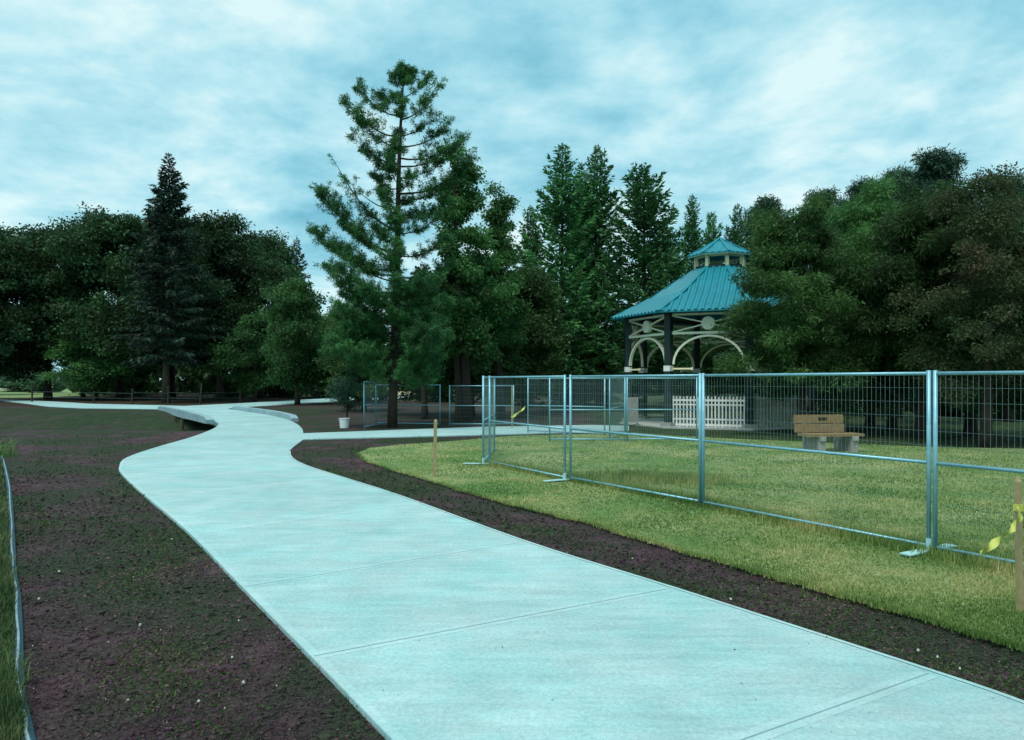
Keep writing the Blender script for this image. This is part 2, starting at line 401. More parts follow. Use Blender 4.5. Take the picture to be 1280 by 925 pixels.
tag(mb.build('far_lawn', M['lawn']), kind='structure')
weed_strip = [Vector((-30, 27)), gd(2, 575).to_2d(), gd(8, 620).to_2d(), gd(12, 680).to_2d(), gd(18, 745).to_2d(), gd(22, 850).to_2d(), gd(33, 925).to_2d(), Vector((-1.2, 0)), Vector((-30, 0))]
mb = MB(); mb.prism(weed_strip, -0.05, 0.02)
tag(mb.build('grass_verge', M['ground']), kind='structure')

# grass blades of the lawn
def scatter(rng, n, poly, d0, d1, x0, x1, power=1.0):
    u = rng.random(n); y = 1 / ((1 - u) / d0 + u / d1) if power == 1 else d0 + u * (d1 - d0)
    x = (x0 + rng.random(n) * (x1 - x0)) / F * y
    k = inside(poly, x, y); return x[k], y[k]
rng = np.random.default_rng(11)
def grass_patch(n, poly, d0, d1, x0, x1, z, hmin, hmax, seed):
    rng = np.random.default_rng(seed)
    x, y = scatter(rng, n, poly, d0, d1, x0, x1)
    n = len(x)
    clump = 0.6 + 0.8 * (np.sin(x * 2.1 + 1.3 * np.sin(y * 1.1)) * np.sin(y * 1.7 + 1.1 * np.sin(x * .9)) * .5 + .5)
    h = (hmin + rng.random(n) * (hmax - hmin)) * clump; w = np.clip(0.0045 * y / 5, 0.005, 0.02)
    az = rng.random(n) * 6.283; lean = rng.random(n) * 0.9 + .1
    b = np.stack([x, y, np.full(n, z)], -1)
    tip = b + np.stack([np.cos(az) * h * lean, np.sin(az) * h * lean, h], -1)
    s = np.stack([-np.sin(az), np.cos(az), 0 * az], -1) * w[:, None]
    return np.stack([b - s, b + s, tip], 1)
P = grass_patch(520000, lawn_poly, 3.9, 30, -230, 1420, 0.034, 0.010, 0.032, 5)
# taller uncut grass along the fence line
def line_grass(a, b, n, spread, hmin, hmax, seed):
    rng = np.random.default_rng(seed); t = rng.random(n)
    x = a[0] + (b[0] - a[0]) * t + rng.normal(size=n) * spread; y = a[1] + (b[1] - a[1]) * t + rng.normal(size=n) * spread
    h = hmin + rng.random(n) * (hmax - hmin); az = rng.random(n) * 6.283; lean = rng.random(n) * .7
    base = np.stack([x, y, np.full(n, .034)], -1)
    tip = base + np.stack([np.cos(az) * h * lean, np.sin(az) * h * lean, h], -1)
    s = np.stack([-np.sin(az), np.cos(az), 0 * az], -1) * 0.005
    return np.stack([base - s, base + s, tip], 1)
P = np.concatenate([P, line_grass(gd(610, 582), gd(877, 633), 5000, 0.14, .05, .16, 1), line_grass(gd(760, 600), gd(880, 605), 6000, 0.35, .06, .17, 2), line_grass(gd(877, 633), gd(1290, 725), 7000, 0.12, .04, .13, 3)])
for i in range(0, len(lawn_front) - 1):
    P = np.concatenate([P, line_grass(lawn_front[i], lawn_front[i + 1], int(420 / (1 + lawn_front[i].y / 8)), 0.03, .012, .04, 100 + i)])
tag(link('grass', tris_mesh('grass', P, M['grass'])), 'short patchy green and straw coloured grass of the lawn', 'grass', kind='stuff')
P = grass_patch(60000, weed_strip, 2.6, 20, -760, -600, 0.02, 0.03, 0.10, 6)
tag(link('grass', tris_mesh('grass', P, M['verge'])), 'weedy green grass at the left edge beside the blue edging', 'grass', kind='stuff')

# mulch: loose chips, weeds, pebbles
def mulch_points(n, seed, d0=2.6, d1=24):
    rng = np.random.default_rng(seed)
    u = rng.random(n); y = 1 / ((1 - u) / d0 + u / d1); x = (-680 + rng.random(n) * 1400) / F * y
    k = ~inside(path_poly, x, y) & ~inside(lawn_poly, x, y) & ~inside(weed_strip, x, y)
    return x[k], y[k], rng
x, y, rng = mulch_points(150000, 21)
n = len(x); sz = (0.005 + 0.016 * rng.random(n) ** 3) * np.clip(y / 5, .8, 1.8)
c = np.stack([x, y, rng.random(n) * 0.012 + 0.002], -1)
d = rng.normal(size=(n, 3)); d[:, 2] *= 0.35
Pch = blades(c, d, sz * 1.6, sz, rng)
tag(link('mulch_chips', quads_mesh('mulch_chips', Pch, M['chip'])), 'dark purplish bark mulch spread beside the path', 'mulch', kind='stuff')
x, y, rng = mulch_points(5000, 29, 2.7, 15); mb = MB()
for px_, py_ in zip(x, y):
    r = (0.012 + 0.035 * rng.random() ** 3) * (1 + py_ / 60); q = []
    for lv_, zz in ((1.0, -.004), (.8, r * .30)):
        for a in range(6):
            k_ = r * lv_ * rng.uniform(.6, 1.25); q.append((px_ + k_ * math.cos(a * 1.047 + lv_), py_ + k_ * math.sin(a * 1.047 + lv_), zz * rng.uniform(.7, 1.2)))
    q.append((px_, py_, r * rng.uniform(.35, .55)))
    mb.add(q, [(a, (a + 1) % 6, 6 + (a + 1) % 6, 6 + a) for a in range(6)] + [(6 + a, 6 + (a + 1) % 6, 12) for a in range(6)])
tag(mb.build('soil_clods', M['ground']), 'crumbly soil clods lying over the mulch bed', 'soil', kind='stuff')
x, y, rng = mulch_points(140000, 22)
cl = np.sin(x * 1.3 + 2 * np.sin(y * .7)) * np.sin(y * 1.1 + 1.5 * np.sin(x * 0.8)) + 0.5 * np.sin(x * 4.1 + y * 2.3)
k = cl + rng.normal(size=len(x)) * .3 > 0.10; x, y = x[k], y[k]; n = len(x)
d = rng.normal(size=(n, 3)); d[:, 2] = np.abs(d[:, 2]) * 0.6 + .1
Pw = blades(np.stack([x, y, np.full(n, 0.0)], -1), d, (0.018 + .035 * rng.random(n)) * np.clip(y / 6, .8, 1.8), (0.006 + .008 * rng.random(n)) * np.clip(y / 6, .8, 2), rng)
tag(link('weeds', quads_mesh('weeds', Pw, M['weed'])), 'small dark green weeds sprouting through the mulch', 'weeds', kind='stuff')
x, y, rng = mulch_points(260, 23, 2.8, 16); mb = MB()
for px_, py_ in zip(x, y):
    r = 0.003 + 0.011 * rng.random() ** 3; q = []
    for a in range(5): q.append((px_ + r * math.cos(a * 1.257) * rng.uniform(.7, 1.2), py_ + r * math.sin(a * 1.257) * rng.uniform(.7, 1.2), 0.006))
    q += [(px_ + (p[0] - px_) * .6, py_ + (p[1] - py_) * .6, 0.008 + r * .9) for p in q]
    mb.add(q, [(0, 1, 6, 5), (1, 2, 7, 6), (2, 3, 8, 7), (3, 4, 9, 8), (4, 0, 5, 9), (5, 6, 7, 8, 9)])
tag(mb.build('pebbles', M['stone']), 'scattered pale pebbles on the dark mulch', 'pebbles', kind='stuff')

rng = np.random.default_rng(91); n = 260
y = 1 / ((1 - rng.random(n)) / 3.2 + rng.random(n) / 26); x = (-600 + rng.random(n) * 1300) / F * y; k = inside(path_poly, x, y); x, y = x[k], y[k]; n = len(x)
d = rng.normal(size=(n, 3)); d[:, 2] *= .08; sz = .006 + .014 * rng.random(n) ** 4
tag(link('debris', quads_mesh('debris', blades(np.stack([x, y, np.full(n, PZ + .006)], -1), d, sz, sz * .5, rng), M['chip'])), 'tiny specks of soil and leaf crumbs strewn on the pale path', 'debris', kind='stuff')

# ------------------------------------------------------------------ footbridge over the swale
br = thing('footbridge', 'pale concrete footbridge with low kerbs where the path crosses a dip', 'footbridge', (*gd(240, 520).to_2d(), 0))
def beam(pts, side, w, z0, z1, name):
    mb = MB(); n = len(pts); vs = []
    o = br.location
    for i, p in enumerate(pts):
        d = (pts[min(i + 1, n - 1)] - pts[max(i - 1, 0)]).normalized(); s = Vector((-d.y, d.x)) * side
        e = min(i, n - 1 - i); zt = z1 - (0.1 if e == 0 else 0)
        zb = z0 + 0.12 * abs(2 * i / (n - 1) - 1)
        for q, z in ((p, zb), (p + s * w, zb), (p + s * w, zt), (p, zt)): vs.append((q.x - o.x, q.y - o.y, z))
    fs = []
    for i in range(n - 1):
        for k in range(4): fs.append((4 * i + k, 4 * i + (k + 1) % 4, 4 * i + 4 + (k + 1) % 4, 4 * i + 4 + k))
    fs += [(0, 1, 2, 3), (4 * n - 4, 4 * n - 1, 4 * n - 2, 4 * n - 3)]
    mb.add(vs, fs); return mb.build(name, M['kerb'], br)
bl = catmull(pp([(268, 528), (246, 521), (222, 515.2), (204, 511.6)]), 5)
beam(bl, -1 if False else 1, 0.30, -0.14, 0.24, 'side_beam')
brt = catmull(pp([(290, 511.8), (312, 514.9), (343, 519.9), (364, 526)]), 5)
beam(brt, 1, 0.30, -0.14, 0.24, 'side_beam')
for px_, py_ in ((212, 517), (220, 518.5), (229, 520.5)):
    p = gd(px_, py_).to_2d() - br.location.to_2d(); mb = MB()
    mb.tube([(p.x - .1, p.y + .1, -1.3), (p.x - .1, p.y + .1, -0.12)], 0.09, 10)
    mb.build('support_post', M['barkpale'], br)
for q in (gd(266, 529), gd(206, 513.5)):
    mb = MB(); p = q.to_2d() - br.location.to_2d(); mb.box((p.x + .75, p.y + .75, -0.55), 1.4, 1.4, 0.76, R(30)); mb.build('abutment', M['kerb'], br)

# ------------------------------------------------------------------ garden edging at the left
def rib(pts, w, h, mb, z0=0.0):
    vs, fs, n = [], [], len(pts)
    prof = [(-.5, 0), (-.42, .7), (-.15, 1), (.15, 1), (.42, .7), (.5, 0)]
    for i, p in enumerate(pts):
        d = (pts[min(i + 1, n - 1)] - pts[max(i - 1, 0)]).normalized(); s = Vector((-d.y, d.x))
        for a, b in prof: vs.append((p.x + s.x * a * w, p.y + s.y * a * w, z0 + b * h))
    for i in range(n - 1):
        for k in range(5): fs.append((6 * i + k, 6 * i + k + 1, 6 * i + 7 + k, 6 * i + 6 + k))
    fs += [tuple(range(6)), tuple(range(6 * n - 1, 6 * n - 7, -1))]
    mb.add(vs, fs)
ed = thing('garden_edging', 'dark blue edging strip with pale cord along the mulch at left', 'edging', (-3.5, 6, 0))
ep = catmull([gd(x, y).to_2d() for x, y in ((2, 572), (8, 592), (12, 620), (14, 655), (15, 690), (16, 720), (20, 745), (22, 790), (22, 850), (25, 885), (30, 905), (36, 935), (52, 1000))], 5)
ep = [p - Vector((-3.5, 6)) for p in ep]
mb = MB(); rib(ep, 0.07, 0.04, mb); mb.build('strip', M['edging'], ed)
mb = MB(); rib([p + Vector((math.sin(i * .9) * .006, 0)) for i, p in enumerate(ep)], 0.017, 0.014, mb, 0.041); mb.build('cord', M['cord'], ed)

def tuft(name, label, loc, n, h, seed, mat, spread=.12, w=.014):
    rng = np.random.default_rng(seed); segs = 5; mb = MB()
    for i in range(n):
        az = rng.random() * 6.283; b = Vector((rng.normal() * spread, rng.normal() * spread, 0)); L = h * rng.uniform(.6, 1.2); out = rng.uniform(.35, 1.0)
        s = Vector((-math.sin(az), math.cos(az), 0)); vs = []
        for k in range(segs + 1):
            t = k / segs; q = b + Vector((math.cos(az), math.sin(az), 0)) * L * out * t * t + Vector((0, 0, L * (t - .45 * out * t * t)))
            ww = w * (1 - t) ** .7 * .5 + .0008; vs += [q - s * ww, q + s * ww]
        mb.add(vs, [(2 * k, 2 * k + 1, 2 * k + 3, 2 * k + 2) for k in range(segs)])
    o = mb.build(name, mat, loc=loc); return tag(o, label, 'plant')
tuft('leafy_plant', 'bright green strappy plant leaning over the edging at the left border', gx(-22, 8.7), 34, .42, 1, M['blade'], .10, .03)
tuft('leafy_plant', 'bushy blue green plant at the far end of the edging', gx(-8, 16.5), 90, .55, 2, M['blade'], .22, .03)
tuft('grass_tuft', 'low grass tuft at the lower left corner beside the edging', gx(-16, 4.1), 40, .20, 3, M['blade'], .10, .010)

# ------------------------------------------------------------------ temporary fence panels
def panel(p0, p1, label, H=1.81, foot=(True, True), lean=0.0, dense=.05, group='temporary steel fence panels'):
    p0, p1 = Vector(p0).to_2d(), Vector(p1).to_2d(); d = p1 - p0; L = d.length
    t = thing('fence_panel', label, 'fence panel', (p0.x, p0.y, 0.012), math.atan2(d.y, d.x), group)
    t.rotation_euler[0] = lean
    fr = MB(); r = 0.021
    for x in (0, L): fr.tube([(x, 0, 0.02), (x, 0, H)], r, 10)
    for z in (0.09, H * .5, H - .03): fr.tube([(r, 0, z), (L - r, 0, z)], 0.017, 8)
    fr.build('frame', M['galv'], t, True)
    wm = MB(); n = int(L / dense)
    for i in range(1, n):
        x = L * i / n; wm.bar((x, 0.0, .10), (x, 0.0, H - .035), .0019)
    m = int(H / .15)
    for i in range(1, m):
        z = .09 + (H - .12) * i / m
        if abs(z - H / 2) > .03: wm.bar((.02, .004, z), (L - .02, .004, z), .0019)
    wm.build('wire_mesh', M['wire'], t)
    for k, x in enumerate((0.0, L)):
        if foot[k]:
            fm = MB(); fm.box((x, 0, .050), .11, .80, .014); fm.tube([(x, 0, .01), (x, 0, .16)], .027, 8)
            fm.build('foot', M['foot'], t)
    return t
fpx = [gd(612, 583), gd(706, 604), gd(713, 604.5), gd(875, 636), gd(879, 637), gd(1161, 695), gd(1169, 697)]
panel(fpx[0], fpx[1], 'steel mesh fence panel between the edge-on corner panel and the first upright', foot=(False, True))
panel(fpx[2], fpx[3], 'steel mesh fence panel in front of the gazebo\'s white picket railing', foot=(False, False))
panel(fpx[4], fpx[5], 'steel mesh fence panel standing in front of the wooden bench', foot=(False, True))
dv = (fpx[5].to_2d() - fpx[2].to_2d()).normalized()
panel(fpx[6], fpx[6].to_2d() + dv * 2.95, 'nearest steel mesh fence panel cut by the right edge behind the taped stake', foot=(False, False))
q = gx(604, 14.75); panel(q, gx(618, 17.7), 'steel mesh fence panel seen edge-on at the left corner of the enclosure', foot=(True, False))
panel(gx(687, 20.4), gx(781, 20.4), 'steel mesh fence panel behind the first upright, left of the pale board', dense=.045, foot=(False, False))
panel(gx(784, 20.5), gx(871, 20.5), 'steel mesh fence panel crossing in front of the gazebo\'s open left bay', foot=(False, False))
panel(gx(762, 21.0), gx(782, 23.8), 'blue looking fence panel seen edge-on beside the gazebo\'s left post', foot=(False, False), dense=.04)
panel(gx(660, 24), gx(756, 22.6), 'grey fence panel standing on the end of the narrow side path', foot=(False, False))
panel(gx(562, 27.6), gx(642, 27.6), 'low fence panel behind the side path by the taped stake', 1.55, foot=(False, False))
panel(gx(470, 28.3), gx(550, 27.7), 'low fence panel in front of the tall pine\'s trunk', 1.58, foot=(False, False))
panel(gx(455, 25.9), gx(489, 29.0), 'blue looking fence panel seen edge-on beside the white bucket', 1.7, foot=(False, False), dense=.04)

# stakes and tape
def stake(p, label, h, w=.035, lean=(0, 0), tape=None):
    t = thing('wooden_stake', label, 'stake', p, 0.3, 'wooden survey stakes')
    t.rotation_euler[0], t.rotation_euler[1] = lean
    mb = MB(); mb.bar((0, 0, -.05), (0, 0, h - .04), w, w); mb.add([(-w/2, -w/2, h-.04), (w/2, -w/2, h-.04), (w/2, w/2, h-.04), (-w/2, w/2, h-.04), (0, 0, h)], [(0, 1, 4), (1, 2, 4), (2, 3, 4), (3, 0, 4)])
    mb.build('post', M['stake'], t)
    if tape:
        z0, pts = tape; mb = MB(); mb.box((0, 0, z0), w + .012, w + .012, .05)
        xy = catmull([p[:3] for p in pts], 5); hw_ = np.interp(np.linspace(0, 1, len(xy)), np.linspace(0, 1, len(pts)), [p[3] for p in pts])
        n = len(xy); vs = []
        for i, p in enumerate(xy):
            tw = math.sin(i * .55) * .6; vs += [(p.x, p.y - tw * hw_[i], p.z - hw_[i] * .75), (p.x + .004, p.y + tw * hw_[i], p.z + hw_[i] * .75)]
        mb.add(vs, [(2 * i, 2 * i + 2, 2 * i + 3, 2 * i + 1) for i in range(n - 1)])
        mb.build('flagging_tape', M['tape'], t)
    return t
stake(gd(543, 598), 'slim bare wooden stake on the lawn left of the fence corner', 1.05, .05, (0, R(1.2)))
def cr(l): return [tuple(v) for v in l]
stake(gd(1275, 772), 'wooden stake with yellow tape at the right edge before the nearest fence panel', 1.03, .034, (0, R(-1.2)),
      (.80, [(-.02, -.02, .80, .02), (-.08, -.07, .76, .055), (-.15, -.10, .72, .05), (-.20, -.11, .68, .022), (-.27, -.11, .645, .018), (-.34, -.10, .60, .03), (-.42, -.09, .55, .035), (-.46, -.08, .53, .02)]))
stake(gx(640, 26.5), 'wooden stake with drooping yellow tape behind the side path', 1.55, .045, (0, 0),
      (.42, [(.02, -.02, .42, .03), (.12, -.05, .5, .07), (.28, -.08, .62, .06), (.42, -.08, .72, .05), (.50, -.05, .82, .03)]))

# bucket
bk = thing('bucket', 'white bucket standing under the small dark conifer', 'bucket', gd(430.5, 535))
mb = MB(); prof = [(.155, 0), (.16, .02), (.185, .33), (.20, .335), (.20, .36), (.18, .36), (.155, .03)]; n = 20; vs = []
for r_, z_ in prof:
    for k in range(n): vs.append((r_ * math.cos(k * 2 * math.pi / n), r_ * math.sin(k * 2 * math.pi / n), z_))
fs = [(i * n + k, i * n + (k + 1) % n, (i + 1) * n + (k + 1) % n, (i + 1) * n + k) for i in range(len(prof) - 1) for k in range(n)]
fs += [tuple(range(n))[::-1], tuple((len(prof) - 1) * n + k for k in range(n))]
mb.add(vs, fs); mb.build('body', M['bucket'], bk)
mb = MB(); mb.tube([(.2 * math.cos(a), -.03 - .10 * math.sin(a), .34 - .14 * math.sin(a)) for a in np.linspace(0, math.pi, 12)], .005, 6); mb.build('handle', M['galv'], bk)

# ------------------------------------------------------------------ bench
b0 = gd(1034, 566); bench = thing('park_bench', 'wooden slatted park bench on pale concrete legs', 'bench', b0, R(10))
# local x along the seat, -y towards the camera
for name, z, ww in (('backrest', .80, .0), ('backrest', .58, .0)):
    mb = MB(); mb.box((-.08, .20 + (z - .58) * .2, z), 1.30, .05, .20, mi=0); o = mb.build('backrest', M['wood'], bench)
    if z > .7:
        pm = MB(); pm.box((0.02, .20 + (z - .58) * .2 - .028, .80), .22, .012, .07); pm.build('plaque', M['bolt'], o)
mb = MB()
for k in range(3): mb.box((0.02, .05 - .16 * k, .44), 1.46, .14, .06)
mb.build('seat', M['wood'], bench)
for x in (-.34, .50):
    mb = MB(); mb.box((x, -.08, .155), .17, .50, .31); mb.box((x, -.10, .36), .15, .56, .10); mb.box((x, .36, .44), .10, .10, .80)
    mb.build('leg', M['concrete_leg'], bench)

# ------------------------------------------------------------------ gazebo
GC = Vector((8.33, 29.5)); PR, RR = 3.68, 4.35
gz = thing('gazebo', 'octagonal gazebo with teal ribbed roof, cupola and cream arches', 'gazebo', (GC.x, GC.y, 0))
def oct_(r, k, z=0.0, half=0):
    a = R(-90 + 45 * (k + half)); return Vector((r * math.cos(a), r * math.sin(a), z))
PAD = .06
mb = MB(); mb.prism([oct_(PR + .35, k).to_2d() for k in range(8)], -.05, PAD); mb.build('floor_slab', M['foot'] if False else M['white_slab'], gz)
def roof_tier(levels, name, n_ribs, th=.05, rib=.05):
    mb = MB()
    for k in range(8):
        for (r0, z0), (r1, z1) in zip(levels[:-1], levels[1:]):
            a, b, c, d = oct_(r0, k, z0), oct_(r0, k + 1, z0), oct_(r1, k + 1, z1), oct_(r1, k, z1)
            dn = Vector((0, 0, -th))
            mb.add([a, b, c, d, a + dn, b + dn, c + dn, d + dn], [(0, 1, 2, 3), (7, 6, 5, 4), (0, 4, 5, 1)])
            ex = (b - a).normalized(); mid0 = (a + b) / 2; mid1 = (c + d) / 2; L0 = (b - a).length; L1 = (c - d).length
            sl = mid1 - mid0; nrm = ex.cross(sl).normalized()
            sp = .235
            for i in range(-12, 13):
                off = (i + .5) * sp
                if abs(off) > L0 / 2 - .03: continue
                t = 1.0 if abs(off) <= L1 / 2 - .02 else (L0 / 2 - abs(off)) / max(L0 / 2 - L1 / 2, 1e-6)
                if t < .06: continue
                p = mid0 + ex * off - sl * .004; q = mid0 + ex * off + sl * min(t, .995)
                w0, w1 = .075, .03
                mb.add([p - ex * w0, p - ex * w1 + nrm * rib, p + ex * w1 + nrm * rib, p + ex * w0, q - ex * w0, q - ex * w1 + nrm * rib, q + ex * w1 + nrm * rib, q + ex * w0],
                       [(0, 1, 5, 4)[::-1], (1, 2, 6, 5)[::-1], (2, 3, 7, 6)[::-1], (0, 3, 2, 1)])
    return mb
lv = [(RR, 4.22), (2.75, 5.02), (1.02, 6.16)]
mb = roof_tier(lv, 'roof', 1)
roof = mb.build('roof', M['roof'], gz)
for k in range(8):
    mb = MB()
    for (r0, z0), (r1, z1) in zip(lv[:-1], lv[1:]): mb.bar(oct_(r0 + .02, k, z0 + .03), oct_(r1, k, z1 + .03), .17, .05)
    mb.build('hip_cap', M['roof'], roof)
mb = MB()
for k in range(8): mb.bar(oct_(PR + .05, k, 4.34), oct_(PR + .05, k + 1, 4.34), .10, .14)
mb.build('eave_beam', M['soffit'], gz)
mb = MB()
for k in range(8): mb.bar(oct_(PR, k, 4.40), oct_(.9, k, 6.02), .09, .14)
mb.build('rafters', M['soffit'], gz)
# cupola
lvc = [(1.30, 6.70), (.04, 7.40)]
cup = thing('cupola', None, None); cup.parent = gz
mb = roof_tier(lvc, 'c', 1, .05, .018); cr_ = mb.build('cupola_roof', M['roof'], cup)
for k in range(8):
    mb = MB(); mb.bar(oct_(1.31, k, 6.72), oct_(.04, k, 7.43), .10, .04); mb.build('hip_cap', M['roof'], cup)
mb = MB(); mb.tube([(0, 0, 7.36), (0, 0, 7.48)], [.07, .02], 8); mb.build('finial', M['roof'], cup)
for k in range(8):
    mb = MB(); p = oct_(.96, k, 0); mb.box((p.x, p.y, 6.40), .13, .13, .56, R(45 * k)); mb.build('cupola_post', M['cream'], cup)
mb = MB()
for k in range(8):
    mb.bar(oct_(.96, k, 6.63), oct_(.96, k + 1, 6.63), .06, .08)
    mb.bar(oct_(1.26, k, 6.655), oct_(1.26, k + 1, 6.655), .03, .06)
mb.build('cupola_rail', M['cream'], cup)
mb = MB()
for k in range(8): mb.bar(oct_(.98, k, 6.20), oct_(.98, k + 1, 6.20), .06, .14)
mb.build('cupola_curb', M['darkgreen'], cup)
# posts
for k in range(8):
    p = oct_(PR, k); mb = MB(); mb.box((p.x, p.y, 2.2), .24, .24, 4.28, R(45 * k)); po = mb.build('post', M['darkgreen'], gz)
    mb = MB(); mb.box((p.x, p.y, PAD + .07), .46, .46, .14, R(45 * k)); mb.build('plinth', M['concrete_leg'], po)
    mb = MB(); mb.box((p.x, p.y, 2.17), .27, .27, .20, R(45 * k)); mb.build('capital', M['white'], po)
# bays: shade painted into the greyer outer faces, inner faces cream as if lit
def bay(k):
    a, b = oct_(PR, k), oct_(PR, k + 1); ex = (b - a).normalized(); L = (b - a).length; out = Vector((ex.y, -ex.x, 0))
    if out.dot((a + b) / 2) < 0: out = -out
    P0 = lambda s, z: a + ex * s + Vector((0, 0, z))
    mb = MB()
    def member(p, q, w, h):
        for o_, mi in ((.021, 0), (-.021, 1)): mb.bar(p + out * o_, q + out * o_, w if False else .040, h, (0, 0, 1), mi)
    e = .13
    member(P0(e, 4.13), P0(L - e, 4.13), .08, .075); member(P0(e, 3.45), P0(L - e, 3.45), .08, .085)
    cz = 3.79
    for s, z in ((e, 4.09), (e, 3.49), (L - e, 4.09), (L - e, 3.49)):
        q = P0(L / 2, cz); p = P0(s, z); member(p, p.lerp(q, .85), .05, .045)
    tr = mb.build('lattice', [M['shaded_cream'], M['cream']], gz)
    mb = MB()
    n = 28
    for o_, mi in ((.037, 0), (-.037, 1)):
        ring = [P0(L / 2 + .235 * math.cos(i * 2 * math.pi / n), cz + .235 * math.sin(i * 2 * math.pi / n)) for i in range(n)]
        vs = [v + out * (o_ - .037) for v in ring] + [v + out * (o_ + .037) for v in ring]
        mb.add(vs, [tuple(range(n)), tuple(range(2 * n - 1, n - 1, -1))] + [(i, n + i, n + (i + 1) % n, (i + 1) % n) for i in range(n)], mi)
    mb.build('medallion', [M['shaded_cream'], M['cream']], tr)
    mb = MB(); n = 22; zs, zc = 2.32, 3.38; prev = None
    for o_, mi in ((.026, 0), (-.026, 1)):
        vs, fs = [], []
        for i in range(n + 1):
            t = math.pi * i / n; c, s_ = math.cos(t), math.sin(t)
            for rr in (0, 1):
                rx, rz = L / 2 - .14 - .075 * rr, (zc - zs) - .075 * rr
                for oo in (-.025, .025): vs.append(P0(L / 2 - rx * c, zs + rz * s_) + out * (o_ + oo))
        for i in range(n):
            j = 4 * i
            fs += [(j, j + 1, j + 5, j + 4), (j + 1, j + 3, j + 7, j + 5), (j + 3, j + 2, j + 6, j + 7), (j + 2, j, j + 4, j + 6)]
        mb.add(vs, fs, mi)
    mb.build('arch', [M['shaded_cream'], M['cream']], gz)
    mb = MB(); mb.bar(P0(.16, 2.16), P0(.82, 2.16), .05, .06); mb.box(P0(.84, 2.16), .07, .07, .10, math.atan2(ex.y, ex.x)); mb.build('bracket_arm', M['cream'], gz)
    return a, ex, L, out
def railing(k, mat, picket=True):
    a, b = oct_(PR, k), oct_(PR, k + 1); ex = (b - a).normalized(); L = (b - a).length; ang = math.atan2(ex.y, ex.x)
    mb = MB(); e = .14
    P0 = lambda s, z: a + ex * s + Vector((0, 0, z))
    rails = ((1.02, .07), (.86, .05), (.34, .05), (.14, .07)) if picket else ((1.0, .08), (.20, .08))
    for z, h in rails: mb.bar(P0(e, z), P0(L - e, z), .05, h)
    if picket:
        n = 21
        for i in range(n):
            s = e + .03 + (L - 2 * e - .06) * i / (n - 1); p = P0(s, .60)
            mb.box((p.x, p.y, .60), .045, .075, 1.10 - (.05 if i % 2 else 0), ang); 
            q = P0(s, 1.15 - (.025 if i % 2 else 0)); mb.box((q.x, q.y, q.z), .022, .04, .05, ang)
    mb.build('picket_railing' if picket else 'railing', mat, gz)
for k in range(8): bay(k)
railing(7, M['white']); railing(0, M['faded']); railing(1, M['faded']); railing(4, M['cream'], False); railing(5, M['cream'], False); railing(3, M['faded'])
mb = MB(); p = gx(790, 28.0, .62); mb.box(p, .5, .05, .95, R(20)); mb.box(p + Vector((-.2, .05, -.35)), .06, .06, 1.24, R(20)); mb.box(p + Vector((.2, .05, -.35)), .06, .06, 1.24, R(20))
tag(mb.build('notice_board', M['concrete_leg']), 'blank pale grey board standing by the gazebo\'s left post', 'board')

# ------------------------------------------------------------------ wire fence on posts, far left
wf = thing('wire_fence', 'old wire fence on rough wooden posts under the trees at left', 'wire fence', (*gd(180, 505).to_2d(), 0))
fp = [gx(40, 60), gx(117, 56), gx(165, 54), (gx(210, 55)), (gx(250, 54)), gx(300, 58)]
for i, p in enumerate(fp):
    p = p - wf.location; mb = MB(); mb.tube([(p.x, p.y, -.1), (p.x + (.12 if i == 4 else .03), p.y, 1.55 - .2 * (i * 7 % 4))], [.075, .055], 8); mb.build('post', M['bark'], wf)
mb = MB()
for p, q in zip(fp[:-1], fp[1:]):
    p, q = p - wf.location, q - wf.location
    for z in (.45, .85): mb.bar((p.x, p.y, z), (q.x, q.y, z - .06), .010)
mb.build('wire', M['wire'], wf)

# ------------------------------------------------------------------ far houses
def house(name, label, loc, w, d, h, rh, wall, rz=0.0):
    t = thing('house', label, 'house', loc, rz); mb = MB()
    mb.box((0, 0, h / 2 - .2), w, d, h + .4); mb.build('wall', wall, t)
    mb = MB(); o_ = .4
    mb.add([(-w/2-o_, -d/2-o_, h-.05), (w/2+o_, -d/2-o_, h-.05), (w/2+o_, d/2+o_, h-.05), (-w/2-o_, d/2+o_, h-.05), (-w/2-o_, 0, h+rh), (w/2+o_, 0, h+rh)],
           [(0, 1, 5, 4), (2, 3, 4, 5), (0, 4, 3), (1, 2, 5), (3, 2, 1, 0)]); mb.build('roof', M['rooftile'], t)
    for x in np.arange(-w / 2 + 1.5, w / 2 - 1, 2.6):
        mb = MB(); mb.box((x, -d / 2 - .02, h * .58), 1.1, .08, 1.2); f_ = mb.build('window', M['white'], t)
        mb = MB(); mb.box((x, -d / 2 - .065, h * .58), .95, .02, 1.05); mb.build('pane', M['glass'], f_)
    return t
house('house', 'pale white house glimpsed beyond the lawn at far left', gx(2, 150, .3), 16, 8, 4.4, 1.4, M['render_white'], .1)
house('house', 'cream house glimpsed between trunks behind the low fence panels', gx(520, 82), 9, 6, 2.9, 1.5, M['render_cream'], -.1)

# ------------------------------------------------------------------ trees
def limb_curve(a, b, up, rng, n=5):
    a, b = np.array(a, float), np.array(b, float); L = np.linalg.norm(b - a); pts = []
    j = rng.normal(size=3) * L * .06
    for i in range(n + 1):
        t = i / n; p = a + (b - a) * t + np.array([0, 0, up * L * math.sin(t * math.pi)]) + j * math.sin(t * math.pi)
        pts.append(Vector(p))
    return pts

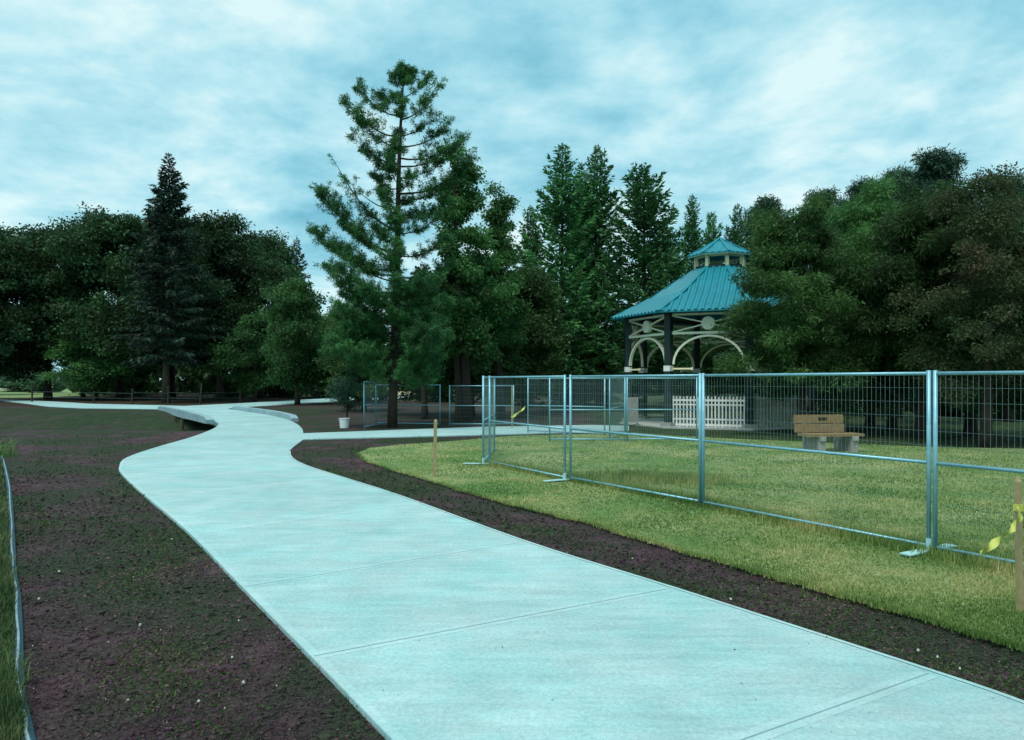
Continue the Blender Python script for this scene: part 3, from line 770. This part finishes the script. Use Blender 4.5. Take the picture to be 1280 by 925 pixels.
def decid(seed, h, cr_, base, n_cl, per, leaf, mat, bark, squash=1.0, rc=(.7, 1.25), trunk_r=None, taper=0.55, needle=False):
    """broad-leaved tree: trunk and limbs in one mesh, leaf clumps round the limb ends in another"""
    rng = np.random.default_rng(seed); tr = trunk_r or h * .018
    mb = MB(); n = 9; tp = []
    wob = rng.normal(size=2) * .03 * h; ph = rng.random() * 6
    for i in range(n + 1):
        t = i / n; tp.append(Vector((wob[0] * t * t + .02 * h * math.sin(ph + t * 5) * t, wob[1] * t * t + .02 * h * math.cos(ph + t * 4) * t, -.15 + h * .88 * t)))
    mb.tube(tp, [tr * (1.35 if i == 0 else (1 - .9 * (i / n)) ** .9) + .012 for i in range(n + 1)], 9)
    # clump centres through an uneven crown built from many lobes
    H = h - base; cen = []
    nl = 16; lob = []
    for i in range(nl):
        t = (i + .5) / nl; z = base + H * (.06 + .84 * t)
        prof = (math.sin(math.pi * min(1, (.22 + .76 * t))) ** .65) if taper < 1 else (1.04 - t) ** .62
        a = i * 2.4 + rng.random() * 1.4; rr = cr_ * prof * rng.uniform(.28, .78)
        lob.append((np.array([rr * math.cos(a), rr * math.sin(a), z]), cr_ * (.20 + .26 * prof) * rng.uniform(.7, 1.2)))
    lob.append((np.array([wob[0] * .8 + .1, wob[1] * .8, h - cr_ * .30]), cr_ * .24))
    lob.append((np.array([wob[0] * .8, wob[1] * .8, h - cr_ * .50]), cr_ * .34))
    if taper >= 1: lob[-2] = (np.array([wob[0] * .8, wob[1] * .8, h - cr_ * .2]), cr_ * .13); lob[-1] = (np.array([wob[0] * .8 - .2, wob[1] * .8, h - cr_ * .55]), cr_ * .30)
    for i in range(n_cl):
        c, r_ = lob[int(rng.integers(len(lob)) if i % 18 > 15 else i % 16)]
        u = unit(rng.normal(size=3)); q = c + u * r_ * (rng.random() ** .42 if rng.random() > .14 else rng.uniform(1.05, 1.4)) * np.array([1, 1, .8 * squash])
        q[2] = min(max(q[2], base * .8), h - .15); cen.append(q)
    cen = np.array(cen)
    for i in range(0, n_cl, max(1, n_cl // 26)):
        q = cen[i]; zz = max(base * .55, min(q[2] - np.hypot(q[0], q[1]) * rng.uniform(.25, .8), h * .8)); t = (zz + .15) / (h * .88)
        k = min(int(t * n), n - 1); fr = t * n - k; p = tp[k].lerp(tp[k + 1], max(0, min(1, fr)))
        L = np.linalg.norm(q - np.array(p)); r0 = min(tr * .42, .012 + L * .016)
        mb.tube(limb_curve(p, q, .10, rng), [r0 * (1 - .8 * j / 5) for j in range(6)], 6, False)
    all_ = []
    for q in cen:
        r_ = rc[0] * .7 + (rc[1] - rc[0] * .7) * rng.random() ** 1.3; m = int(per * rng.uniform(.6, 1.3) * (r_ / np.mean(rc)) ** 2)
        u = unit(rng.normal(size=(m, 3))); rad = r_ * rng.random(m) ** .5 * np.where(rng.random(m) < .26, rng.uniform(1.0, 1.55, m), 1.0)
        b = q + u * rad[:, None] * np.array([1, 1, .62])
        d = u * .6 + rng.normal(size=(m, 3)) * .6; d[:, 2] -= .15
        s = leaf * (.55 + .9 * rng.random(m))
        all_.append(blades(b, d, s, s * (.22 if needle else .62), rng, .12))
    return mb, np.concatenate(all_)

def spruce(seed, h, r, first, mat, droop=.35, dens=24, step=.36, narrow=1.0, spl=.34, upturn=0.0):
    rng = np.random.default_rng(seed); mb = MB(); n = 8; tr = h * .014
    wob = rng.normal(size=2) * .012 * h
    tp = [Vector((wob[0] * math.sin(t * 2.4), wob[1] * math.sin(t * 3), -.15 + (h + .1) * t)) for t in np.linspace(0, 1, n + 1)]
    mb.tube(tp, [tr * 1.3] + [tr * (1 - .95 * i / n) + .006 for i in range(1, n + 1)], 8)
    B, D, L_, W = [], [], [], []
    z = first
    while z < h - .12:
        t = (z - first) / (h - first); env = r * ((1 - t) ** narrow) * (.55 + .45 * min(1, t * 6 + .25)) + .10
        nb = int(rng.integers(4, 7))
        a0 = rng.random() * 6.28
        for k in range(nb):
            a = a0 + k * 6.283 / nb + rng.normal() * .25; L = env * rng.uniform(.5, 1.18)
            if rng.random() < .07: L *= .45
            rise = .55 * t - droop * (1 - t) + rng.normal() * .08
            kk = min(int((z + .15) / (h + .1) * n), n - 1); c0 = np.array(tp[kk].lerp(tp[kk + 1], (z + .15) / (h + .1) * n - kk))
            dr = np.array([math.cos(a), math.sin(a), 0]); m = max(5, int(L * dens))
            s = rng.random(m) ** .75
            bz = rise * s * L + (upturn + .12) * (s ** 2.2) * L * .9
            b = c0 + dr * (s * L)[:, None]; b[:, 2] += bz
            sd = np.array([-dr[1], dr[0], 0]) * rng.choice([-1, 1], m)[:, None]
            lat = (1 - s) * L * .28 * rng.random(m)
            b = b + sd * lat[:, None]; b[:, 2] -= lat * .35 + np.abs(rng.normal(size=m)) * .05
            d = dr * .75 + sd * .65 + rng.normal(size=(m, 3)) * .35; d[:, 2] += rise * .6 + upturn * .9 - .28 * droop / .35
            ln = spl * (.6 + .7 * rng.random(m)) * (.55 + .45 * min(1, env / 1.2))
            B.append(b); D.append(d); L_.append(ln); W.append(ln * .30)
            if L > .8: mb.tube([Vector(c0), Vector(c0 + dr * L * .5 + np.array([0, 0, rise * .5 * L])), Vector(c0 + dr * L * .9 + np.array([0, 0, rise * .9 * L + .1 * L]))], [.012 + L * .009, .010 + L * .004, .005], 5, False)
        z += step * rng.uniform(.75, 1.25) * (1.0 - .45 * t)
    m = 14; B.append(np.tile(np.array(tp[-1]) - [0, 0, .35], (m, 1)) + rng.random((m, 1)) * [0, 0, .35]); D.append(np.tile([0, 0, 1.0], (m, 1)) + rng.normal(size=(m, 3)) * .3); L_.append(np.full(m, .26)); W.append(np.full(m, .06))
    B, D, L_, W = np.concatenate(B), np.concatenate(D), np.concatenate(L_), np.concatenate(W)
    return mb, blades(B, D, L_, W, rng, .08)

def make_tree(name, label, cat, gen, lm, bark, loc, rz=0.0, group=None, scale=None):
    mb, P = gen
    t = thing(name, label, cat, loc, rz, group)
    mb.build('trunk', bark, t, True)
    link('crown', quads_mesh('crown', P, lm), t)
    if scale is not None: t.scale = scale
    return t

GL, GM, GR = 'trees of the dark grove at left', 'trees behind the fence panels', 'trees around the gazebo'
def top(y, D): return CAM + (HY - y) / F * D

# dark grove at left
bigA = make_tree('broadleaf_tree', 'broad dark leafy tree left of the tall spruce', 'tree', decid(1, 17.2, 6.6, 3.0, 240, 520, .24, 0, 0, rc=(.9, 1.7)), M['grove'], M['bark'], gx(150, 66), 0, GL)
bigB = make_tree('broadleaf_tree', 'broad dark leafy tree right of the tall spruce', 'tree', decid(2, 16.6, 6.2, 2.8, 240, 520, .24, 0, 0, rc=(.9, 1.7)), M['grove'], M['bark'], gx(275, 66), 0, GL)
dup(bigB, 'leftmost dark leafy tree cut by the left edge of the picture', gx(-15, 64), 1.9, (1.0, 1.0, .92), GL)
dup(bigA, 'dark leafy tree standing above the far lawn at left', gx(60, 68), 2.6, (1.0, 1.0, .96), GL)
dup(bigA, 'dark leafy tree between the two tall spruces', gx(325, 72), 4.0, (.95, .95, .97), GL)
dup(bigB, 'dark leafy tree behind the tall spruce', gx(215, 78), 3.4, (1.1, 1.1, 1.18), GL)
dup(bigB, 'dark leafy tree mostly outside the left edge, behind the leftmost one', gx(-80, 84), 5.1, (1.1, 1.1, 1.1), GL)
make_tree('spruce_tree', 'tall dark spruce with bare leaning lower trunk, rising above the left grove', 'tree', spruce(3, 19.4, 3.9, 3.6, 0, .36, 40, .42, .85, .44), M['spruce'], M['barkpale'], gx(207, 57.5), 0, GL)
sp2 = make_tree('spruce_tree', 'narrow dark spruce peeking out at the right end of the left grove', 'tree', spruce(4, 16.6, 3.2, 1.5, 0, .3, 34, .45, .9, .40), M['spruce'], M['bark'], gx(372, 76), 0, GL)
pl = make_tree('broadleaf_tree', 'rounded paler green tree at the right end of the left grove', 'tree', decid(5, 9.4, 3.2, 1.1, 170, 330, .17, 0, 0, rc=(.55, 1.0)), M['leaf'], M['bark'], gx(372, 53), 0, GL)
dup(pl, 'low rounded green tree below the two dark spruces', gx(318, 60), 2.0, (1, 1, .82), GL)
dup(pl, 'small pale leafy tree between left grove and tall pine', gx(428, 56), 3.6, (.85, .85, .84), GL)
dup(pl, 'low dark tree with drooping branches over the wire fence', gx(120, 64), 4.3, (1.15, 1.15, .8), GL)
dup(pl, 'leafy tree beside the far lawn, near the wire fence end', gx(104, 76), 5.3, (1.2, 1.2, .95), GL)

# the tall open pine
def hero():
    rng = np.random.default_rng(7); mb = MB(); D0 = 27.0
    base = gx(490, D0)
    tl_ = [(490, 545), (491, 500), (493, 440), (495, 380), (497, 300), (498, 230), (500, 170), (503, 120), (505, 92), (506, 80)]
    tp = [at(x, y, D0) - base for x, y in tl_]; tp[0].z = -.1
    mb.tube(tp, [.20, .17, .15, .135, .11, .085, .06, .035, .02, .008], 9)
    def trunk_at(y):
        for (x0, y0), (x1, y1) in zip(tl_[:-1], tl_[1:]):
            if y0 >= y >= y1: return at(x0 + (x1 - x0) * (y0 - y) / (y0 - y1), y, D0) - base
        return tp[-1]
    Bs = []
    A = lambda y, ex, ey, dn, dy=0.0: Bs.append((y, ex, ey, dn, dy))
    for l in ((112, 490, 92, .8), (130, 472, 114, .8), (146, 446, 110, .9), (172, 437, 135, 1.1), (184, 454, 156, .8), (205, 446, 178, .55), (215, 458, 190, 1), (236, 466, 215, 1), (255, 474, 240, 1), (262, 440, 232, .15), (290, 414, 196, .22), (300, 452, 262, .8),
              (318, 400, 240, 1.5), (325, 425, 262, 1.4), (338, 396, 292, 1.5), (345, 420, 305, 1.3), (352, 438, 318, 1), (366, 412, 336, 1.0), (380, 425, 352, 1.1), (398, 438, 372, 1.2), (415, 430, 398, 1.3), (430, 425, 418, 1.3), (445, 420, 440, 1.2), (455, 440, 462, 1.2),
              (104, 518, 88, .9), (122, 533, 98, .8), (150, 549, 124, .8), (170, 546, 146, .6), (184, 564, 153, .6), (198, 579, 174, .8), (208, 572, 184, .5), (222, 548, 205, .7), (242, 590, 205, 1.0), (250, 575, 222, 1.0), (272, 560, 245, 1), (292, 552, 270, .9),
              (320, 556, 300, 1), (345, 560, 330, 1.1), (365, 550, 350, 1.1), (385, 560, 378, 1.2), (405, 552, 400, 1.2), (425, 556, 425, 1.2), (445, 545, 448, 1.1)):
        A(*l[:4], rng.normal() * .45)
    for y in range(372, 480, 7):                      # low boughs sweeping out in every direction
        for sgn in (-1, 1):
            ln = rng.uniform(45, 95); A(y, 494 + sgn * ln * rng.uniform(.25, .85), y + rng.uniform(-34, 4), 1.25, (-1 if rng.random() < .62 else 1) * ln * .0293 * rng.uniform(.45, 1.0))
    y = 96
    A(102, 505, 84, 1.5); A(108, 500, 92, 1.2); A(108, 511, 90, 1.2)
    while y < 450:                                   # boughs towards and away from the viewer
        ln = 4 + 62 * min(1, (y - 80) / 300)
        A(y, 500 + rng.normal() * (3 + y * .025), y - ln * .22, .75, rng.choice([-1, 1]) * ln * .0293 * rng.uniform(.7, 1.3)); y += 11
    tuft_b, tuft_d = [], []
    for (y, ex, ey, dn, dy) in Bs:
        a = trunk_at(y); e = at(ex, ey, D0) - base; e.y += dy
        L = (e - a).length; n = 7; pts = []
        for i in range(n + 1):
            t = i / n; p = a.lerp(e, t); p.z -= .13 * L * math.sin(math.pi * t); p.y += rng.normal() * .015 * L; pts.append(p)
        mb.tube(pts, [max(.005, (.012 + .011 * L) * (1 - .85 * i / n)) for i in range(n + 1)], 6, False)
        nt_ = int((5 + 17 * L) * dn)
        for i in range(nt_):
            t = 1 - .72 * rng.random() ** 1.25; k = min(int(t * n), n - 1); p = np.array(pts[k].lerp(pts[k + 1], t * n - k))
            dirn = np.array((pts[k + 1] - pts[k]).normalized()); off = rng.normal(size=3) * np.array([1, 1, .22])
            ln = (.18 + .42 * rng.random()) * min(1.0, .35 + L * .28) * (1.05 - .5 * abs(t - .6))
            q = p + unit(dirn * .8 + unit(off) * 1.0 + np.array([0, 0, .25])) * ln
            if rng.random() < .5: mb.tube([Vector(p), Vector(q)], [.006, .003], 3, False)
            tuft_b.append(q); tuft_d.append(unit(q - p + np.array([0, 0, .08])))
            for f_ in (.35, .62, .84): tuft_b.append(p + (q - p) * f_ + rng.normal(size=3) * .02); tuft_d.append(unit(q - p))
    tb, td = np.array(tuft_b), np.array(tuft_d); per = 15
    B = np.repeat(tb, per, 0) + rng.normal(size=(len(tb) * per, 3)) * .035; Dd = np.repeat(td, per, 0) * .55 + unit(rng.normal(size=(len(tb) * per, 3))) * .85
    m = len(B); ln = .085 + .085 * rng.random(m)
    return mb, blades(B, Dd, ln, np.full(m, .022), rng, .1), base
mb, P, base = hero()
make_tree('pine_tree', 'tall open pine with long upswept boughs, tallest tree in the picture', 'tree', (mb, P), M['needle'], M['bark'], base, 0, GM)

# broad-leaved trees right of the pine
make_tree('broadleaf_tree', 'leafy tree touching the tall pine on its right', 'tree', decid(8, top(186, 31), 1.75, 2.0, 190, 260, .115, 0, 0, rc=(.26, .60)), M['leaf'], M['bark'], gx(583, 31), 0, GM)
make_tree('broadleaf_tree', 'slim pointed leafy tree left of the twin-topped conifers', 'tree', decid(9, top(228, 33), 1.35, 2.0, 160, 240, .11, 0, 0, rc=(.28, .56), taper=1.0), M['leaf'], M['bark'], gx(626, 33), 0, GM)
mid = make_tree('broadleaf_tree', 'dense dark leafy tree behind the fence corner', 'tree', decid(10, 7.6, 2.5, 1.0, 180, 330, .135, 0, 0, rc=(.42, .85)), M['leafdark'], M['bark'], gx(590, 35), 0, GM)
dup(mid, 'dense dark leafy tree just left of the twin-topped conifers', gx(655, 38), 2.1, (1, 1, 1.02), GM)
dup(mid, 'dense leafy tree behind the tall pine\'s trunk', gx(530, 37), 4.0, (1, 1, .9), GM)
dup(mid, 'low leafy tree left of the tall pine\'s trunk', gx(455, 42), 5.0, (.95, .95, .72), GM)
# conifers in the middle
con = make_tree('conifer_tree', 'left spire of the twin-topped conifers', 'tree', spruce(12, top(180, 43), 3.4, 1.8, 0, .16, 38, .36, .78, .38, .25), M['needle'], M['bark'], gx(703, 43), 0, GM)
dup(con, 'right spire of the twin-topped conifers', gx(748, 45), 2.0, (.92, .92, top(183, 45) / top(180, 43)), GM)
dup(con, 'lower conifer crown filling the gap between the twin spires', gx(726, 47), 4.0, (.8, .8, top(205, 47) / top(180, 43)), GM)
c2 = make_tree('conifer_tree', 'broad conifer with raised boughs left of the gazebo roof', 'tree', spruce(13, top(208, 41), 3.9, 1.8, 0, .14, 38, .35, .72, .38, .28), M['needle'], M['bark'], gx(797, 41), 0, GM)
dup(con, 'slim conifer behind the gazebo\'s cupola', gx(866, 52), 1.2, (.62, .62, top(244, 52) / top(180, 43)), GM)
dup(c2, 'small conifer top just right of the gazebo\'s cupola', gx(890, 55), 2.2, (.55, .55, top(266, 55) / top(208, 41)), GM)
dup(con, 'conifer standing behind the gazebo\'s left roof slope', gx(838, 48), 3.2, (.75, .75, top(285, 48) / top(180, 43)), GM)

dup(con, 'low conifer top between the slim leafy tree and the twin-topped conifers', gx(662, 46), 5.2, (.7, .7, top(258, 46) / top(180, 43)), GM)
dup(con, 'slim far conifer between cupola and the leafy tree in front of the gazebo', gx(922, 54), 2.8, (.7, .7, top(256, 54) / top(180, 43)), GR)
# trees at right, one in front of the gazebo
r1 = make_tree('broadleaf_tree', 'leafy tree hiding the right half of the gazebo', 'tree', decid(21, top(246, 23), 2.4, 1.2, 260, 560, .125, 0, 0, rc=(.20, .62), needle=True), M['leafdark'], M['bark'], gx(1003, 23), 0, GR, (1.05, 1.0, 1.0))
r2 = make_tree('broadleaf_tree', 'dense leafy tree behind the bench', 'tree', decid(22, top(232, 25), 2.6, 1.2, 260, 560, .125, 0, 0, rc=(.20, .62), needle=True), M['leaf'], M['bark'], gx(1088, 25), 0, GR)
dup(r1, 'dense leafy tree right of the bench', gx(1150, 22), 2.6, (1.0, 1.0, 1.02), GR)
make_tree('broadleaf_tree', 'rusty brown leafy tree before the dark pointed crown at right', 'tree', decid(23, top(196, 19), 2.1, 1.2, 190, 420, .065, 0, 0, rc=(.20, .58)), M['leafrust'], M['bark'], gx(1232, 19), 0, GR)
dup(r2, 'leafy tree cut by the right edge of the picture', gx(1300, 20), 1.4, (.85, .85, .85), GR)
pin = make_tree('pine_tree', 'dark pine with pointed crown standing highest at the right', 'tree', decid(24, top(168, 29), 2.7, 1.5, 230, 420, .17, 0, 0, rc=(.24, .58), taper=1.0, needle=True), M['needledark'], M['bark'], gx(1165, 29), 0, GR)
dup(pin, 'dark round-topped pine behind the gazebo\'s right side', gx(955, 40), 1.0, (.95, .95, top(230, 40) / top(168, 29)), GR)
dup(r2, 'leafy tree beyond the right edge of the picture, behind the nearest fence panel', gx(1440, 21), 2.2, (.95, .95, .9), GR)
dup(pin, 'dark pine behind the leafy tree hiding the gazebo', gx(1030, 38), 2.4, (.85, .85, top(218, 38) / top(168, 29)), GR)
dup(pin, 'dark pine second to the left of the highest pine', gx(1085, 36), 3.6, (.9, .9, top(206, 36) / top(168, 29)), GR)
dup(pin, 'dark pine just left of the highest pine, slightly lower', gx(1122, 34), 5.6, (.7, .7, top(192, 34) / top(168, 29)), GR)
dup(pin, 'dark pine at the far right behind the rusty tree', gx(1262, 31), 4.4, (.8, .8, top(200, 31) / top(168, 29)), GR)
dup(r2, 'leafy tree behind the gazebo\'s picket railing', gx(925, 44), 3.0, (1.2, 1.2, .95), GR)
dup(r2, 'leafy tree standing behind the gazebo\'s left bay', gx(790, 50), 4.6, (1.2, 1.2, .8), GR)

# sapling by the bucket, understorey shrubs
make_tree('young_pine', 'small dark conifer leaning beside the white bucket', 'tree', decid(31, 1.95, .72, .75, 46, 150, .10, 0, 0, rc=(.14, .27), needle=True), M['needledark'], M['bark'], gx(434, 27.6), 0)
mb_, P_ = decid(41, 2.2, 1.5, .15, 60, 170, .16, 0, 0, rc=(.28, .5), trunk_r=.03)
def shrub(label, loc, mat, rz, sc):
    global sh0
    t = thing('shrub', label, 'shrub', loc, rz, 'shrubs under the trees')
    link('stem', SH_T, t); o = link('crown', SH[mat], t); t.scale = sc
    return t
SH_T = bpy.data.meshes.new('stem'); SH_T.from_pydata(mb_.v, [], mb_.f); SH_T.materials.append(M['bark'])
SH = {k: quads_mesh('crown', P_, M[k]) for k in ('leafdark', 'leaf', 'leafpale')}
for px_, D, mat, sc, lab in ((18, 112, 'leafpale', (3.4, 1.8, 1.25), 'pale green shrub on the far lawn before the white house'), (56, 106, 'leafpale', (2.4, 1.6, 1.5), 'pale green shrub on the far lawn under the leafy trees'),
        (278, 74, 'leaf', (1.6, 1.3, 1.1), 'green shrub glimpsed under the left grove'), (395, 72, 'leafpale', (1.7, 1.3, 1.0), 'pale shrub beyond the right branch of the path'), (340, 80, 'leafdark', (3, 1.6, 1.6), 'dark wide shrub under the left grove\'s right end'),
        (160, 84, 'leafdark', (3.4, 1.6, 1.7), 'dark wide shrub behind the tall spruce\'s trunk'), (450, 62, 'leafdark', (2, 1.3, 1.3), 'dark shrub behind the small conifer'), (700, 52, 'leafdark', (2.6, 1.3, 1.5), 'dark shrub under the twin-topped conifers'),
        (640, 54, 'leaf', (2.2, 1.3, 1.2), 'green shrub behind the taped stake'), (860, 56, 'leaf', (3, 1.3, 1.3), 'green shrub behind the gazebo\'s floor'), (975, 50, 'leafdark', (2.8, 1.4, 1.6), 'dark shrub right of the gazebo'),
        (1060, 40, 'leafdark', (2.3, 1.3, 1.3), 'dark shrub behind the bench'), (1140, 42, 'leafpale', (1.4, 1.2, 1.0), 'pale shrub between trunks right of the bench'), (1195, 36, 'leafpale', (1.3, 1.1, .9), 'pale shrub beyond the nearest fence panel'),
        (1255, 34, 'leaf', (1.8, 1.2, .95), 'green shrub behind the taped stake at right'), (560, 60, 'leafdark', (2.6, 1.3, 1.4), 'dark shrub behind the low fence panels')):
    shrub(lab, gx(px_, D), mat, px_ * .7, sc)
# extra trunks seen under the crowns
def snag(label, px_, D, hgt, r, seed):
    rng = np.random.default_rng(seed); mb = MB(); pts = [Vector((rng.normal() * .03 * i, rng.normal() * .03 * i, -.1 + hgt * i / 6)) for i in range(7)]
    P = decid(seed, hgt + 2.4, 1.5, hgt * .55, 60, 190, .17, 0, 0, rc=(.34, .7), trunk_r=r)
    make_tree('broadleaf_tree', label, 'tree', P, M['leafdark'], M['bark'], gx(px_, D), 0, GR if px_ > 900 else GM)
snag('slim tree with a dark trunk seen between fence corner and stake', 573, 31, 4.6, .17, 51)
snag('slim tree whose dark trunk shows left of the slim stake', 531, 33, 4.4, .15, 52)
snag('slim tree with its trunk left of the main fence upright at right', 1115, 25.5, 4.4, .14, 53)
snag('slim tree whose trunk shows through the nearest fence panel', 1213, 23, 4.4, .17, 54)

# far wood behind everything
rng = np.random.default_rng(77); n = 60000
ang = rng.uniform(-.80, .80, n); rad = rng.uniform(100, 122, n); hh = 5.5 + 2.2 * np.sin(ang * 23) + 1.6 * np.sin(ang * 57 + 1)
k = ~((ang < -.54) & (ang > -.72)); ang, rad, hh = ang[k], rad[k], hh[k]; n = len(ang)
z = hh * rng.random(n) ** .8
P = blades(np.stack([rad * np.sin(ang), rad * np.cos(ang), z], -1), rng.normal(size=(n, 3)), .7 + .5 * rng.random(n), .45 + .3 * rng.random(n), rng)
tag(link('far_wood', quads_mesh('far_wood', P, M['leafdark'])), 'far-off dark wood closing the view behind all the trees', 'wood', kind='stuff')

# ------------------------------------------------------------------ sky, sun, camera
SUN_EL, SUN_AZ = R(64), R(205)         # azimuth measured clockwise from +Y
w = bpy.data.worlds.new('World'); S.world = w; w.use_nodes = True
nt = w.node_tree; bg = nt.nodes['Background']
sky = N(nt, 'ShaderNodeTexSky', sky_type='NISHITA'); sky.sun_disc = False; sky.sun_elevation = SUN_EL; sky.sun_rotation = SUN_AZ
tc = N(nt, 'ShaderNodeTexCoord'); sep = N(nt, 'ShaderNodeSeparateXYZ'); nt.links.new(tc.outputs['Generated'], sep.inputs[0])
za = N(nt, 'ShaderNodeMath', operation='MAXIMUM'); nt.links.new(sep.outputs[2], za.inputs[0]); za.inputs[1].default_value = 0.0
zb = N(nt, 'ShaderNodeMath', operation='ADD'); nt.links.new(za.outputs[0], zb.inputs[0]); zb.inputs[1].default_value = 0.22
dv_ = N(nt, 'ShaderNodeVectorMath', operation='DIVIDE'); nt.links.new(tc.outputs['Generated'], dv_.inputs[0])
cmb = N(nt, 'ShaderNodeCombineXYZ'); nt.links.new(zb.outputs[0], cmb.inputs[0]); nt.links.new(zb.outputs[0], cmb.inputs[1]); cmb.inputs[2].default_value = 1.0
nt.links.new(cmb.outputs[0], dv_.inputs[1])
n1 = noise(nt, dv_.outputs[0], 2.0, 8, 0.57, 0.2)
n2 = noise(nt, dv_.outputs[0], 4.6, 7, 0.62, 0.15)
ad = N(nt, 'ShaderNodeMath', operation='MULTIPLY_ADD'); nt.links.new(n2, ad.inputs[0]); ad.inputs[1].default_value = 0.36; nt.links.new(n1, ad.inputs[2])
K = 10.0
cl = ramp(nt, ad.outputs[0], [(0.45, (0.16, 0.47, 0.60)), (0.59, (0.29, 0.63, 0.745)), (0.70, (0.45, 0.765, 0.84)), (0.82, (0.70, 0.91, 0.92))])
sc_ = N(nt, 'ShaderNodeVectorMath', operation='SCALE'); nt.links.new(cl, sc_.inputs[0]); sc_.inputs['Scale'].default_value = K
nt.links.new(mixc(nt, 0.90, sky.outputs[0], sc_.outputs[0]), bg.inputs['Color'])
bg.inputs['Strength'].default_value = 0.06

sl = bpy.data.lights.new('sun', 'SUN'); sl.energy = 1.4; sl.angle = R(25); sl.color = (1.0, 0.98, 0.90)
so = bpy.data.objects.new('sun', sl); COL.objects.link(so)
dirv = Vector((math.sin(SUN_AZ) * math.cos(SUN_EL), math.cos(SUN_AZ) * math.cos(SUN_EL), math.sin(SUN_EL)))
so.rotation_euler = dirv.to_track_quat('Z', 'Y').to_euler(); so.location = (0, -10, 30)

cam = bpy.data.cameras.new('camera'); co = bpy.data.objects.new('camera', cam); COL.objects.link(co)
co.location = (0, 0, CAM); co.rotation_euler = (R(90), 0, 0)
cam.sensor_width = 36; cam.lens = F / 1280 * 36; cam.shift_y = (HY - 462.5) / 1280
cam.clip_end = 5000; cam.clip_start = .05
S.camera = co
S.view_settings.view_transform = 'Standard'; S.view_settings.look = 'None'; S.view_settings.exposure = 0.9; S.view_settings.gamma = 1
S.cycles.max_bounces = 6; S.cycles.transparent_max_bounces = 8
S.cycles.use_denoising = True
S.render.resolution_x, S.render.resolution_y = 1024, 740
